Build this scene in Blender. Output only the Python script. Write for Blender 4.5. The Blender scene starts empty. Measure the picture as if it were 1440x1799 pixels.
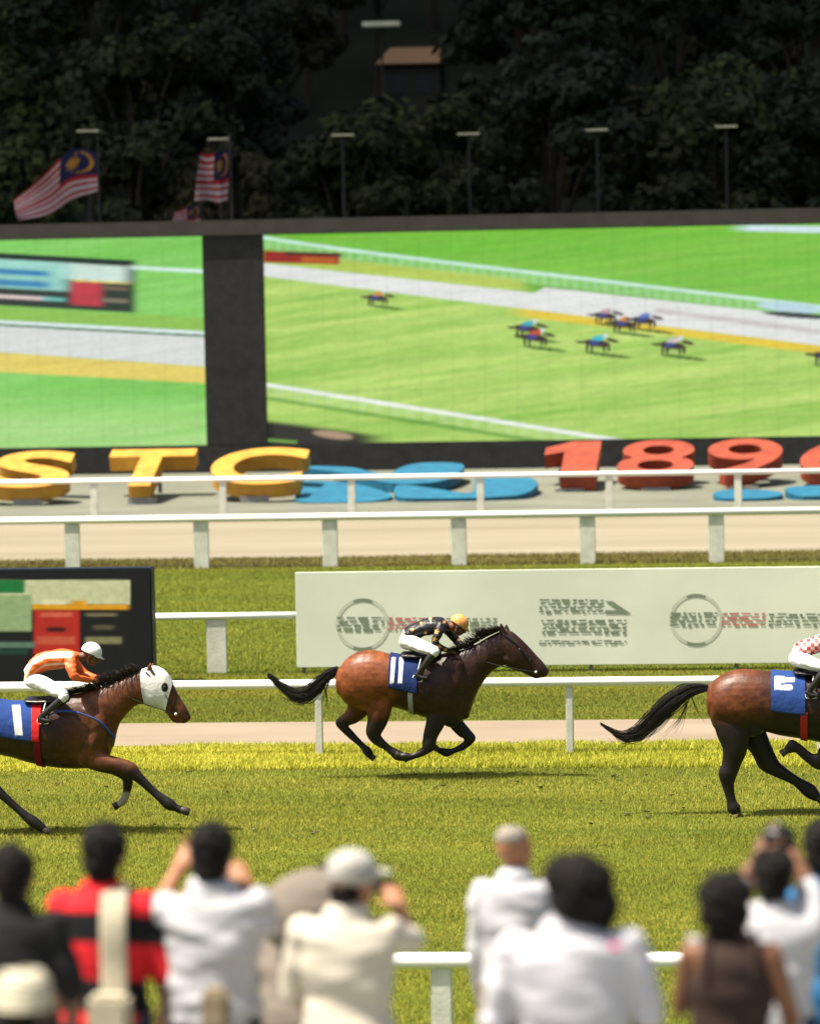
import bpy, bmesh, math, random
import numpy as np
from mathutils import Vector, Matrix, noise
random.seed(7); RNG = np.random.default_rng(11)
S = bpy.context.scene
COL = S.collection
R = math.radians

# ------------------------------------------------------------------ camera, sky, sun, exposure
CH, YH, F = 6.7, 430.0, 7000.0            # camera height, horizon row of the photograph, focal length in photo pixels
YAW, ROLL = R(6.0), R(1.15)
PITCH = math.atan((899.5 - YH) / F)
fw0 = Vector((-math.sin(YAW), math.cos(YAW), 0)); rt0 = Vector((math.cos(YAW), math.sin(YAW), 0)); up0 = Vector((0, 0, 1))
FW = fw0 * math.cos(PITCH) - up0 * math.sin(PITCH)
UP1 = up0 * math.cos(PITCH) + fw0 * math.sin(PITCH)
RT = rt0 * math.cos(ROLL) - UP1 * math.sin(ROLL)
UP = UP1 * math.cos(ROLL) + rt0 * math.sin(ROLL)
CAMLOC = Vector((0, 0, CH))
cd = bpy.data.cameras.new('camera'); cam = bpy.data.objects.new('camera', cd); COL.objects.link(cam)
cam.matrix_world = Matrix(((RT.x, UP.x, -FW.x, 0), (RT.y, UP.y, -FW.y, 0), (RT.z, UP.z, -FW.z, CH), (0, 0, 0, 1)))
cd.sensor_fit = 'VERTICAL'; cd.sensor_height = 36; cd.sensor_width = 36; cd.lens = F / 1799 * 36
cd.clip_start = 0.5; cd.clip_end = 3000
cd.dof.use_dof = True; cd.dof.focus_distance = 48.0; cd.dof.aperture_fstop = 1.7
S.camera = cam
SUN_EL, SUN_AZ = R(66), math.atan2(-0.93, -0.36)      # azimuth as atan2(x, y) of the direction to the sun
SD = Vector((math.sin(SUN_AZ) * math.cos(SUN_EL), math.cos(SUN_AZ) * math.cos(SUN_EL), math.sin(SUN_EL)))
W = bpy.data.worlds.new('World'); S.world = W; W.use_nodes = True
nt = W.node_tree; nt.nodes.clear()
sky = nt.nodes.new('ShaderNodeTexSky'); sky.sky_type = 'NISHITA'; sky.sun_disc = False
sky.dust_density = 6; sky.ozone_density = .4; sky.sun_elevation = SUN_EL; sky.sun_rotation = SUN_AZ
bg = nt.nodes.new('ShaderNodeBackground'); bg.inputs[1].default_value = 0.075
wo = nt.nodes.new('ShaderNodeOutputWorld'); nt.links.new(sky.outputs[0], bg.inputs[0]); nt.links.new(bg.outputs[0], wo.inputs[0])
sl = bpy.data.lights.new('sun', 'SUN'); sl.energy = 4.9; sl.angle = R(0.5); sl.color = (1, .93, .8)
so = bpy.data.objects.new('sun', sl); COL.objects.link(so); so.rotation_euler = (-SD).to_track_quat('-Z', 'Y').to_euler()
S.view_settings.view_transform = 'Standard'; S.view_settings.look = 'None'
S.view_settings.exposure = 1.2; S.view_settings.gamma = 1
EXPF = 2 ** 1.2
S.cycles.use_denoising = True
S.cycles.max_bounces = 6

# ------------------------------------------------------------------ pixel helpers (photo pixels -> world)
def ray(px, py):
    return FW + RT * ((px - 720) / F) + UP * (-(py - 899.5) / F)
def P(px, py, Y):
    d = ray(px, py); t = Y / d.y
    return CAMLOC + d * t
def G(px, py, z=0):
    d = ray(px, py); t = (z - CH) / d.z
    return CAMLOC + d * t
def project(p):
    v = Vector(p) - CAMLOC; dz = v.dot(FW)
    return 720 + F * v.dot(RT) / dz, 899.5 - F * v.dot(UP) / dz

# ------------------------------------------------------------------ object helpers
def tag(o, label=None, cat=None, group=None, kind=None):
    if label: o['label'] = label
    if cat: o['category'] = cat
    if group: o['group'] = group
    if kind: o['kind'] = kind
    return o
def link(name, me, m=None, parent=None):
    o = bpy.data.objects.new(name, me); COL.objects.link(o)
    if m is not None:
        me.materials.clear(); me.materials.append(m)
    if parent: o.parent = parent; o.matrix_parent_inverse = parent.matrix_basis.inverted()
    return o
def empty(name, loc):
    o = bpy.data.objects.new(name, None); COL.objects.link(o); o.location = loc; o.empty_display_size = .2
    return o
def bm_obj(name, bm, m, parent=None, smooth=False):
    me = bpy.data.meshes.new(name); bm.normal_update(); bm.to_mesh(me); bm.free()
    if smooth:
        for p in me.polygons: p.use_smooth = True
    return link(name, me, m, parent)
def box(bm, x0, x1, y0, y1, z0, z1, bev=0):
    r = bmesh.ops.create_cube(bm, size=1)
    vs = r['verts']
    bmesh.ops.scale(bm, verts=vs, vec=(x1 - x0, y1 - y0, z1 - z0))
    bmesh.ops.translate(bm, verts=vs, vec=((x0 + x1) / 2, (y0 + y1) / 2, (z0 + z1) / 2))
    if bev:
        es = list({e for v in vs for e in v.link_edges})
        bmesh.ops.bevel(bm, geom=es, offset=bev, segments=2, affect='EDGES')
def cyl(bm, a, b, r, n=16, r2=None):
    a, b = Vector(a), Vector(b); d = b - a
    q = d.to_track_quat('Z', 'Y').to_matrix().to_4x4()
    bmesh.ops.create_cone(bm, cap_ends=True, segments=n, radius1=r, radius2=r if r2 is None else r2, depth=d.length,
                          matrix=Matrix.Translation((a + b) / 2) @ q)
def lin(c):
    return tuple(((v / 255) / 12.92 if v / 255 <= .04045 else ((v / 255 + .055) / 1.055) ** 2.4) for v in c)

# ------------------------------------------------------------------ materials
def mat(name, c, rough=.7, c2=None, scale=8, bump=0, bscale=60, stretch=(1, 1, 1), spec=.3, detail=4, metal=0, attr=False, sheen=0, contrast=(.35, .65)):
    m = bpy.data.materials.new(name); m.use_nodes = True
    n, l = m.node_tree.nodes, m.node_tree.links
    b = n['Principled BSDF']; b.inputs['Roughness'].default_value = rough; b.inputs['Specular IOR Level'].default_value = spec
    b.inputs['Metallic'].default_value = metal
    if sheen: b.inputs['Sheen Weight'].default_value = sheen
    tc = n.new('ShaderNodeTexCoord'); mp = n.new('ShaderNodeMapping'); mp.inputs['Scale'].default_value = stretch
    l.new(tc.outputs['Object'], mp.inputs['Vector'])
    nz = n.new('ShaderNodeTexNoise'); nz.inputs['Scale'].default_value = scale; nz.inputs['Detail'].default_value = detail
    l.new(mp.outputs[0], nz.inputs['Vector'])
    mr = n.new('ShaderNodeMapRange'); mr.inputs[1].default_value = contrast[0]; mr.inputs[2].default_value = contrast[1]
    l.new(nz.outputs[0], mr.inputs[0])
    mx = n.new('ShaderNodeMix'); mx.data_type = 'RGBA'
    l.new(mr.outputs[0], mx.inputs[0])
    c2 = c2 or tuple(v * .82 for v in c)
    if attr:
        at = n.new('ShaderNodeAttribute'); at.attribute_name = 'Col'
        ml = n.new('ShaderNodeMix'); ml.data_type = 'RGBA'; ml.blend_type = 'MULTIPLY'; ml.inputs[0].default_value = 1
        mx.inputs[6].default_value = (1, 1, 1, 1); mx.inputs[7].default_value = (.84, .84, .84, 1)
        l.new(at.outputs[0], ml.inputs[6]); l.new(mx.outputs[2], ml.inputs[7]); l.new(ml.outputs[2], b.inputs['Base Color'])
    else:
        mx.inputs[6].default_value = (*c, 1); mx.inputs[7].default_value = (*c2, 1)
        l.new(mx.outputs[2], b.inputs['Base Color'])
    if bump:
        n2 = n.new('ShaderNodeTexNoise'); n2.inputs['Scale'].default_value = bscale; n2.inputs['Detail'].default_value = 5
        l.new(mp.outputs[0], n2.inputs['Vector'])
        bp = n.new('ShaderNodeBump'); bp.inputs['Strength'].default_value = bump; bp.inputs['Distance'].default_value = .02
        l.new(n2.outputs[0], bp.inputs['Height']); l.new(bp.outputs[0], b.inputs['Normal'])
    return m
def emit_mat(name, k=1.0):
    m = bpy.data.materials.new(name); m.use_nodes = True
    n, l = m.node_tree.nodes, m.node_tree.links
    b = n['Principled BSDF']; b.inputs['Base Color'].default_value = (.01, .01, .01, 1); b.inputs['Roughness'].default_value = .5
    at = n.new('ShaderNodeAttribute'); at.attribute_name = 'Col'
    l.new(at.outputs[0], b.inputs['Emission Color']); b.inputs['Emission Strength'].default_value = k / EXPF
    return m
def fabric(name, c, wr=.5, bscale=7, stretch=(.6, 1, 2.2), rough=.85, attr=False):
    return mat(name, c, rough, tuple(v * .93 for v in c), 3, wr, bscale, stretch, .15, attr=attr)

M = {}
M['white_rail'] = mat('white plastic rail', (.8, .8, .77), .4, (.75, .75, .72), 3, .03, 40, (.2, 1, 1), .3)
M['post'] = mat('cream painted post', (.62, .62, .54), .6, (.5, .51, .43), 5, .2, 30)
M['dark_metal'] = mat('black painted metal', (.012, .012, .012), .5, (.02, .02, .02), 4)
M['bezel'] = mat('dark bezel', (.03, .027, .022), .7, (.04, .036, .03), 2)
M['grey_metal'] = mat('grey metal', (.2, .2, .19), .5)
M['concrete'] = mat('concrete', (.3, .3, .26), .9, (.22, .23, .19), 1.5, .3, 30)
M['apron'] = mat('grey gravel bank', (.15, .155, .12), .95, (.115, .12, .09), .8, .5, 20, (.5, 1, 1))
M['sand'] = mat('sandy path', (.25, .2, .15), .95, (.18, .145, .105), .9, .5, 14, (.35, 1, 1), .1, 8, contrast=(.25, .75))
M['dirt'] = mat('pale dirt track', (.235, .21, .155), .95, (.17, .15, .105), .5, .4, 10, (.15, 1, 1), .1, 8, contrast=(.25, .75))
M['board_white'] = mat('white board', (.68, .71, .59), .6, (.6, .63, .52), .8, .05, 5)
M['print_grey'] = mat('dark grey print', (.2, .24, .16), .6)
M['print_light'] = mat('pale grey print', (.52, .55, .44), .6)
M['print_red'] = mat('red print', (.5, .2, .18), .6)
M['yellow_letter'] = mat('yellow letter paint', (.5, .26, .035), .6, (.4, .19, .025), 3, .3, 12)
M['red_letter'] = mat('red letter paint', (.28, .05, .022), .6, (.2, .032, .015), 3, .3, 12)
M['blue_paint'] = mat('blue emblem paint', (.012, .12, .2), .6, (.01, .09, .16), 3, .3, 12)
M['skin'] = mat('skin', (.34, .15, .075), .5, (.29, .125, .06), 6, .1, 80)
M['skin_dark'] = mat('brown skin', (.16, .07, .035), .5, (.13, .055, .03), 6, .1, 80)
M['hair'] = mat('black hair', (.006, .0055, .005), .75, (.012, .01, .009), 60, .8, 90, (1, 1, .3), .12)
M['hair_grey'] = mat('grey hair', (.36, .3, .24), .6, (.2, .18, .16), 60, .8, 90, (1, 1, .3), .3)
M['hoof'] = mat('dark hoof', (.04, .032, .025), .5)
M['black_leather'] = mat('black leather', (.012, .011, .01), .35, spec=.5)
M['white_cloth'] = fabric('white cloth', (.7, .7, .68), .5, 25, (1, 1, 1))
M['eye'] = mat('eye', (.01, .008, .006), .08, spec=.7)
M['eyew'] = mat('eye white', (.6, .58, .55), .2)
M['grass_ground'] = mat('turf soil', (.1, .122, .013), .95, (.058, .082, .01), .55, .6, 18, (.12, 1, 1), .1, 9, contrast=(.3, .7))
M['grass_far'] = mat('far turf', (.095, .115, .014), .95, (.06, .085, .01), .5, .6, 12, (.14, 1, 1), .1, 9, contrast=(.33, .67))
M['grass_dark'] = mat('unmown verge', (.1, .092, .03), .95, (.07, .066, .02), .6, .6, 12, (.2, 1, 1), .1, 8)
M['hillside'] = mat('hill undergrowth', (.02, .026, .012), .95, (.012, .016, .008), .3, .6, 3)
M['bark'] = mat('bark', (.05, .04, .03), .9, bump=.6, bscale=20)

def leaf_mat(name, c, c2, trans=.25):
    m = bpy.data.materials.new(name); m.use_nodes = True
    n, l = m.node_tree.nodes, m.node_tree.links
    b = n['Principled BSDF']; b.inputs['Roughness'].default_value = .7; b.inputs['Specular IOR Level'].default_value = .15
    at = n.new('ShaderNodeAttribute'); at.attribute_name = 'var'
    mx = n.new('ShaderNodeMix'); mx.data_type = 'RGBA'; mx.inputs[6].default_value = (*c, 1); mx.inputs[7].default_value = (*c2, 1)
    l.new(at.outputs['Fac'], mx.inputs[0]); l.new(mx.outputs[2], b.inputs['Base Color'])
    return m

# ------------------------------------------------------------------ organic surfaces
# a section is a 9-vector: centre, in-plane radius vector N, lateral radius vector L
def sec(c, N, L): return np.array([*c, *N, *L], float)
def cr(p0, p1, p2, p3, t):
    return .5 * ((2 * p1) + (-p0 + p2) * t + (2 * p0 - 5 * p1 + 4 * p2 - p3) * t * t + (-p0 + 3 * p1 - 3 * p2 + p3) * t ** 3)
def resample(secs, sub=4):
    out = []; n = len(secs)
    for i in range(n - 1):
        p0 = secs[i - 1] if i else 2 * secs[0] - secs[1]
        p3 = secs[i + 2] if i + 2 < n else 2 * secs[-1] - secs[-2]
        for k in range(sub): out.append(cr(p0, secs[i], secs[i + 1], p3, k / sub))
    out.append(secs[-1]); return out
def capped(secs, kx=1.0):
    def end(s, t):
        d = s[:3] - t[:3]; d = d / (np.linalg.norm(d) + 1e-9)
        r = min(np.linalg.norm(s[3:6]), np.linalg.norm(s[6:9]))
        o = []
        for f, k in ((.38, .92), (.7, .71), (.92, .39)):
            q = s.copy(); q[:3] += d * r * f * kx; q[3:] *= k; o.append(q)
        return o
    return end(secs[0], secs[1])[::-1] + secs + end(secs[-1], secs[-2])
def loft(bm, secs, sub=4, cap=True, n=20):
    if sub > 1: secs = resample(secs, sub)
    if cap: secs = capped(secs)
    prev = None; first = None
    for s in secs:
        ring = []
        for k in range(n):
            a = 2 * math.pi * k / n
            ring.append(bm.verts.new(s[:3] + s[3:6] * math.cos(a) + s[6:9] * math.sin(a)))
        if prev:
            for k in range(n): bm.faces.new((prev[k], prev[(k + 1) % n], ring[(k + 1) % n], ring[k]))
        else: first = ring
        prev = ring
    bm.faces.new(first[::-1]); bm.faces.new(prev)
def ell(c, rx, ry, rz, rot=None):
    c = np.array(c, float); rot = rot or Matrix.Identity(3)
    X, Y, Z = (np.array(rot @ Vector(v)) for v in ((1, 0, 0), (0, 1, 0), (0, 0, 1)))
    o = []
    for a in np.linspace(-80, 80, 9):
        o.append(sec(c + Z * rz * math.sin(R(a)), Y * ry * math.cos(R(a)), X * rx * math.cos(R(a))))
    return ('raw', o)
def limb3(pts, flat=None):
    """pts: [(x,y,z,r)] or (x,y,z,r,r2): r2 along the flat direction"""
    ps = [np.array(p[:3], float) for p in pts]; out = []
    for i, p in enumerate(pts):
        t = ps[min(i + 1, len(ps) - 1)] - ps[max(i - 1, 0)]; t /= np.linalg.norm(t) + 1e-9
        ref = np.array(flat if flat is not None else (1, 0, 0), float)
        if abs(ref.dot(t)) > .93: ref = np.array((0, 1, 0.)) if abs(t[1]) < .9 else np.array((0, 0, 1.))
        L = ref - t * ref.dot(t); L /= np.linalg.norm(L); N = np.cross(t, L)
        out.append(sec(ps[i], N * p[3], L * (p[4] if len(p) > 4 else p[3])))
    return out
def to_mesh(tubes, voxel, smooth):
    bm = bmesh.new()
    for t in tubes:
        if isinstance(t, tuple) and t[0] == 'raw': loft(bm, t[1], 1, False, 30)
        else: loft(bm, t, 4, True, 36)
    bmesh.ops.recalc_face_normals(bm, faces=bm.faces)
    me = bpy.data.meshes.new('tmp'); bm.to_mesh(me); bm.free()
    o = bpy.data.objects.new('tmp', me)
    tmpc = o; COL.objects.link(o)
    r = o.modifiers.new('r', 'REMESH'); r.mode = 'VOXEL'; r.voxel_size = voxel
    s = o.modifiers.new('s', 'SMOOTH'); s.factor = .5; s.iterations = smooth
    dg = bpy.context.evaluated_depsgraph_get()
    nm = bpy.data.meshes.new_from_object(o.evaluated_get(dg))
    bpy.data.objects.remove(o); bpy.data.meshes.remove(me)
    nm.polygons.foreach_set('use_smooth', np.ones(len(nm.polygons), bool))
    return nm
def join_meshes(ms):
    bm = bmesh.new()
    for m_ in ms: bm.from_mesh(m_); bpy.data.meshes.remove(m_)
    me = bpy.data.meshes.new('j'); bm.to_mesh(me); bm.free()
    me.polygons.foreach_set('use_smooth', np.ones(len(me.polygons), bool))
    return me
def paint(me, fn):
    a = me.color_attributes.new('Col', 'FLOAT_COLOR', 'POINT')
    n = len(me.vertices); co = np.empty(n * 3); me.vertices.foreach_get('co', co); co = co.reshape(-1, 3)
    c = np.ones((n, 4)); c[:, :3] = fn(co); a.data.foreach_set('color', c.ravel())
def blob(name, tubes, m, parent=None, voxel=.012, smooth=6, col=None, wrinkle=0, wscale=12):
    me = to_mesh(tubes, voxel, smooth); me.name = name
    if wrinkle:
        n = len(me.vertices); co = np.empty(n * 3); me.vertices.foreach_get('co', co); co = co.reshape(-1, 3)
        no = np.empty(n * 3); me.vertices.foreach_get('normal', no) if False else me.vertices.foreach_get('co', no)
        nn = np.array([v.normal[:] for v in me.vertices])
        d = np.array([(noise.noise(Vector((p[0] * wscale * .35, p[1] * wscale * .5, p[2] * wscale * 1.5 + p[0] * wscale * .5))) + .45 * noise.noise(Vector((p[0] * wscale * 1.1, p[1] * wscale, p[2] * wscale * 3)))) for p in co])
        co += nn * (d * wrinkle)[:, None]; me.vertices.foreach_set('co', co.ravel())
    if col is not None: paint(me, col)
    return link(name, me, m, parent)
def npproj(co):
    v = co - np.array(CAMLOC); dz = v @ np.array(FW)
    return 720 + F * (v @ np.array(RT)) / dz, 899.5 - F * (v @ np.array(UP)) / dz

# ------------------------------------------------------------------ the setting
def sheet(name, x0, x1, y0, y1, z, m, kind='structure', nx=1, ny=1):
    bm = bmesh.new()
    g = [[bm.verts.new((x0 + (x1 - x0) * i / nx, y0 + (y1 - y0) * j / ny, z)) for i in range(nx + 1)] for j in range(ny + 1)]
    for j in range(ny):
        for i in range(nx): bm.faces.new((g[j][i], g[j][i + 1], g[j + 1][i + 1], g[j + 1][i]))
    o = bm_obj(name, bm, m); tag(o, kind=kind); return o
sheet('ground', -600, 600, -60, 1500, 0, M['grass_ground'])
sheet('sandy_path', -80, 80, 52.9, 55.5, .004, M['sand'])
sheet('far_turf', -80, 80, 55.5, 82.4, .002, M['grass_far'])
sheet('verge', -90, 90, 82.4, 85.0, .004, M['grass_dark'])
sheet('dirt_track', -90, 90, 85.0, 96.5, .008, M['dirt'])
sheet('gravel_apron', -90, 90, 96.5, 140, .004, M['apron'])
# grey bank under the letters
bm = bmesh.new()
pr = [(100.5, 0.0), (103, .06), (106, .28), (108, .5), (108.6, .5), (108.9, 0)]
for x in (-30, 30):
    pass
va = [bm.verts.new((-30, y, z + .01)) for y, z in pr]; vb = [bm.verts.new((30, y, z + .01)) for y, z in pr]
for i in range(len(pr) - 1): bm.faces.new((va[i], vb[i], vb[i + 1], va[i + 1]))
bm.faces.new(va[::-1]); bm.faces.new(vb)
tag(bm_obj('display_bank', bm, M['apron']), 'low grey gravel bank under the big letters', 'bank', kind='structure')

# the spectators' terrace
bm = bmesh.new()
for y0, y1, z in ((-6, 12.9, 3.1), (12.9, 15.2, 2.88), (15.2, 17.3, 2.64), (17.3, 19.6, 2.34), (19.6, 21.5, 1.85), (21.5, 23.5, 1.4), (23.5, 25.5, .95), (25.5, 27.5, .48)):
    box(bm, -14, 14, y0, y1 - .002, 0.006, z)
tag(bm_obj('terrace', bm, M['concrete']), kind='structure')

# hill
def hill_z(x, y):
    t = max(0, y - 146)
    return min(80, t * .34 + 1.2 * noise.noise(Vector((x * .05, y * .05, 0)))* min(1, t / 10)) + (.0 if t else 0)
bm = bmesh.new(); nx, ny = 60, 50
g = []
for j in range(ny + 1):
    row = []
    for i in range(nx + 1):
        x = -130 + 240 * i / nx; y = 141 + 220 * j / ny
        row.append(bm.verts.new((x, y, hill_z(x, y) - .05)))
    g.append(row)
for j in range(ny):
    for i in range(nx): bm.faces.new((g[j][i], g[j][i + 1], g[j + 1][i + 1], g[j + 1][i]))
tag(bm_obj('hill', bm, M['hillside'], smooth=True), kind='structure')

# unseen blocker added above the hill, out of view, to keep it in shade
bm = bmesh.new()
for k in range(44):
    c = Vector((random.uniform(-120, 60), random.uniform(152, 300), random.uniform(150, 170))) 
    rr = random.uniform(18, 32)
    if k < 16: c.y = 139; c.x = -125 + k * 12; rr = 17
    bmesh.ops.create_icosphere(bm, subdivisions=3, radius=1, matrix=Matrix.Translation(c + SD * 0) @ Matrix.Diagonal((rr * 1.5, rr, rr * .35, 1)))
off = SD * (150 / SD.z)
for v in bm.verts:
    v.co += Vector((off.x, off.y, 0)) + Vector((30, 0, 0)) + noise.noise_vector(v.co * .06) * 5
tag(bm_obj('shade_cloud', bm, mat('shade_cloud', (.8, .8, .8), .95), smooth=True), 'unseen shade blocker added above the wooded hill', 'shade_cloud', kind='structure')

# ------------------------------------------------------------------ rails
def rail_fence(label, Y, ztop, r, xs, x0, x1, group=None, post_w=.05, name='running_rail', lower=None):
    root = empty(name, (0, Y, 0)); tag(root, label, 'rail')
    bm = bmesh.new()
    n = 24
    cyl(bm, (x0, Y, ztop - r), (x1, Y, ztop - r), r, 20)
    bm_obj('top_rail', bm, M['white_rail'], root, True)
    for x in xs:
        bm = bmesh.new()
        # upright with a swan-neck bracket leaning in under the rail
        box(bm, x - post_w, x + post_w, Y - .03, Y + .03, 0, ztop - r * 1.5, .012)
        box(bm, x - post_w * .6, x + post_w * .6, Y - r * .7, Y + r * .7, ztop - r * 1.9, ztop - r * 1.2, .008)
        bm_obj('post', bm, M['post'], root)
    return root
def xs_at(Y, pys, first, step, n, py):
    return [P(first + step * k, py, Y).x for k in range(n)]
RY0, RY1, RY2, RY3, RY4 = 31.0, 51.7, 62.0, 82.5, 96.6
def ztop_at(px, py, Y): return P(px, py, Y).z
Lrail = rail_fence('white running rail nearest the spectators with a thick round top', RY0, ztop_at(800, 1674, RY0), .062,
                   xs_at(RY0, 0, -305, 540, 5, 1700), -9, 6, post_w=.085)
rail_fence('white inner running rail directly behind the galloping horses', RY1, ztop_at(720, 1192, RY1), .064,
           xs_at(RY1, 0, -320, 440, 6, 1250), -12.5, 3.5, post_w=.05)
xa = P(262, 1082, RY2).x; xb = P(1560, 1082, RY2).x
rail_fence('white rail between the dark advert board and the long white hoarding', RY2, ztop_at(400, 1076, RY2), .058,
           xs_at(RY2, 0, 381, 285, 2, 1120), xa - .15, P(560, 1082, RY2).x, post_w=.16)
rail_fence('white rail on the near side of the pale dirt track', RY3, ztop_at(720, 900, RY3), .075,
           xs_at(RY3, 0, -98, 226, 8, 960), -24, 6, post_w=.16)
rail_fence('far white rail in front of the big yellow and red letters', RY4, ztop_at(720, 833, RY4), .06,
           xs_at(RY4, 0, -60, 226, 8, 880), -26, 7, post_w=.09)

# ------------------------------------------------------------------ long white hoarding
def fake_word(bm, px0, px1, py0, py1, Y, n):
    """printed band too far and too soft to read: rows of dark strokes of uneven length"""
    rows = 4 if py1 - py0 > 12 else 2; h = (py1 - py0) / rows
    for k in range(rows):
        x = px0 + random.uniform(0, 5)
        while x < px1 - 3:
            w = random.uniform(5, 19); e = min(px1, x + w); y = py0 + k * h + random.uniform(-.6, .6)
            t = h * random.choice((.45, .6, .8))
            cs = [P(x, y, Y), P(e, y, Y), P(e - 1, y + t, Y), P(x + 1, y + t, Y)]
            bm.faces.new([bm.verts.new(v) for v in cs][::-1]); x = e + random.uniform(1.5, 5)
HB = 61.82
hx0, hx1 = P(520, 1100, HB).x, P(1560, 1100, HB).x
hz0, hz1 = .1, P(1000, 1000, HB).z
root = empty('hoarding', ((hx0 + hx1) / 2, HB, 0)); tag(root, 'long pale white sponsor hoarding with round logos behind the middle horse', 'hoarding')
bm = bmesh.new(); box(bm, hx0, hx1, HB, HB + .06, hz0, hz1, .01); bm_obj('panel', bm, M['board_white'], root)
bm = bmesh.new(); nseg = 4
for k in range(nseg + 1):
    bm = bmesh.new(); x = hx0 + .1 + (hx1 - hx0 - .2) * k / nseg
    box(bm, x - .03, x + .03, HB + .063, HB + .12, 0, hz1 - .03)
    bm_obj('support_post', bm, M['grey_metal'], root)
def ring(cx, cy, rpx, rpy, Y, w=7):
    bm = bmesh.new(); n = 64; a = []; b = []
    for k in range(n):
        t = 2 * math.pi * k / n
        a.append(bm.verts.new(P(cx + rpx * math.cos(t), cy + rpy * math.sin(t), Y)))
        b.append(bm.verts.new(P(cx + (rpx - w) * math.cos(t), cy + (rpy - w) * math.sin(t), Y)))
    for k in range(n): bm.faces.new((a[k], a[(k + 1) % n], b[(k + 1) % n], b[k]))
    return bm
for cx, cy in ((637, 1097), (1222, 1089)):
    lr = bm_obj('logo_ring', ring(cx, cy, 47, 46, HB - .004, 6), M['print_light'], root)
    for sg in (-1, 1):
        bm = bmesh.new()
        vs = []
        for t in np.linspace(-.38, .38, 9): vs.append(P(cx + 46 * math.sin(t), cy + sg * 45.5 * math.cos(t), HB - .006))
        for t in np.linspace(.38, -.38, 9): vs.append(P(cx + 41 * math.sin(t), cy + sg * 41 * math.cos(t), HB - .006))
        bm.faces.new([bm.verts.new(v) for v in vs])
        bm_obj('logo_accent', bm, M['print_grey'], lr)
    dy = cy - 1097
    bm = bmesh.new(); fake_word(bm, cx - 47, cx + 38, 1084 + dy, 1111 + dy, HB - .006, 4); bm_obj('grey_lettering', bm, M['print_grey'], root)
    bm = bmesh.new(); fake_word(bm, cx + 42, cx + 122, 1085 + dy, 1110 + dy, HB - .006, 4); bm_obj('red_lettering', bm, M['print_red'], root)
    bm = bmesh.new(); fake_word(bm, cx + 126, cx + 236, 1086 + dy, 1110 + dy, HB - .006, 5); bm_obj('grey_lettering', bm, M['print_grey'], root)
bm = bmesh.new(); fake_word(bm, 945, 1060, 1053, 1079, HB - .006, 6)
vs = [(1062, 1056), (1075, 1056), (1108, 1078), (1062, 1078), (1062, 1072), (1085, 1072)]
bm.faces.new([bm.verts.new(P(a, b, HB - .006)) for a, b in vs])
fake_word(bm, 948, 1100, 1089, 1116, HB - .0065, 8); bm_obj('stacked_lettering', bm, M['print_grey'], root)
bm = bmesh.new(); fake_word(bm, 945, 1100, 1125, 1133, HB - .006, 16); bm_obj('small_lettering', bm, M['print_grey'], root)

# ------------------------------------------------------------------ painted grids (advert board, video screens)
def grid_panel(name, X0, X1, Z0, Z1, Y, step, fn, m, parent):
    nx = max(2, int((X1 - X0) / step)); nz = max(2, int((Z1 - Z0) / step))
    xs = np.linspace(X0, X1, nx); zs = np.linspace(Z0, Z1, nz)
    XX, ZZ = np.meshgrid(xs, zs); co = np.stack([XX.ravel(), np.full(XX.size, Y), ZZ.ravel()], 1)
    i = np.arange(nx - 1); j = np.arange(nz - 1); I, J = np.meshgrid(i, j); a = (J * nx + I).ravel()
    fc = np.stack([a, a + 1, a + nx + 1, a + nx], 1)
    me = bpy.data.meshes.new(name); me.vertices.add(len(co)); me.vertices.foreach_set('co', co.ravel())
    me.loops.add(fc.size); me.loops.foreach_set('vertex_index', fc.ravel().astype(np.int32))
    me.polygons.add(len(fc)); me.polygons.foreach_set('loop_start', np.arange(0, fc.size, 4, dtype=np.int32))
    me.update(calc_edges=True); paint(me, fn)
    return link(name, me, m, parent)
LIN = lambda c: np.array(lin(c))
def sstep(a, b, x): t = np.clip((x - a) / (b - a), 0, 1); return t * t * (3 - 2 * t)
def band(y, a, b, s=2): return sstep(a - s, a + s, y) * (1 - sstep(b - s, b + s, y))
def over(c, col, al): return c * (1 - al[:, None]) + np.array(col)[None] * al[:, None]
def vnoise(x, y, sx, sy, seed=0):
    X = x / sx; Y = y / sy; xi = np.floor(X).astype(int); yi = np.floor(Y).astype(int); fx = X - xi; fy = Y - yi
    h = lambda a, b: ((np.sin(a * 127.1 + b * 311.7 + seed * 17.3) * 43758.5453) % 1)
    fx = fx * fx * (3 - 2 * fx); fy = fy * fy * (3 - 2 * fy)
    return (h(xi, yi) * (1 - fx) + h(xi + 1, yi) * fx) * (1 - fy) + (h(xi, yi + 1) * (1 - fx) + h(xi + 1, yi + 1) * fx) * fy

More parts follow.
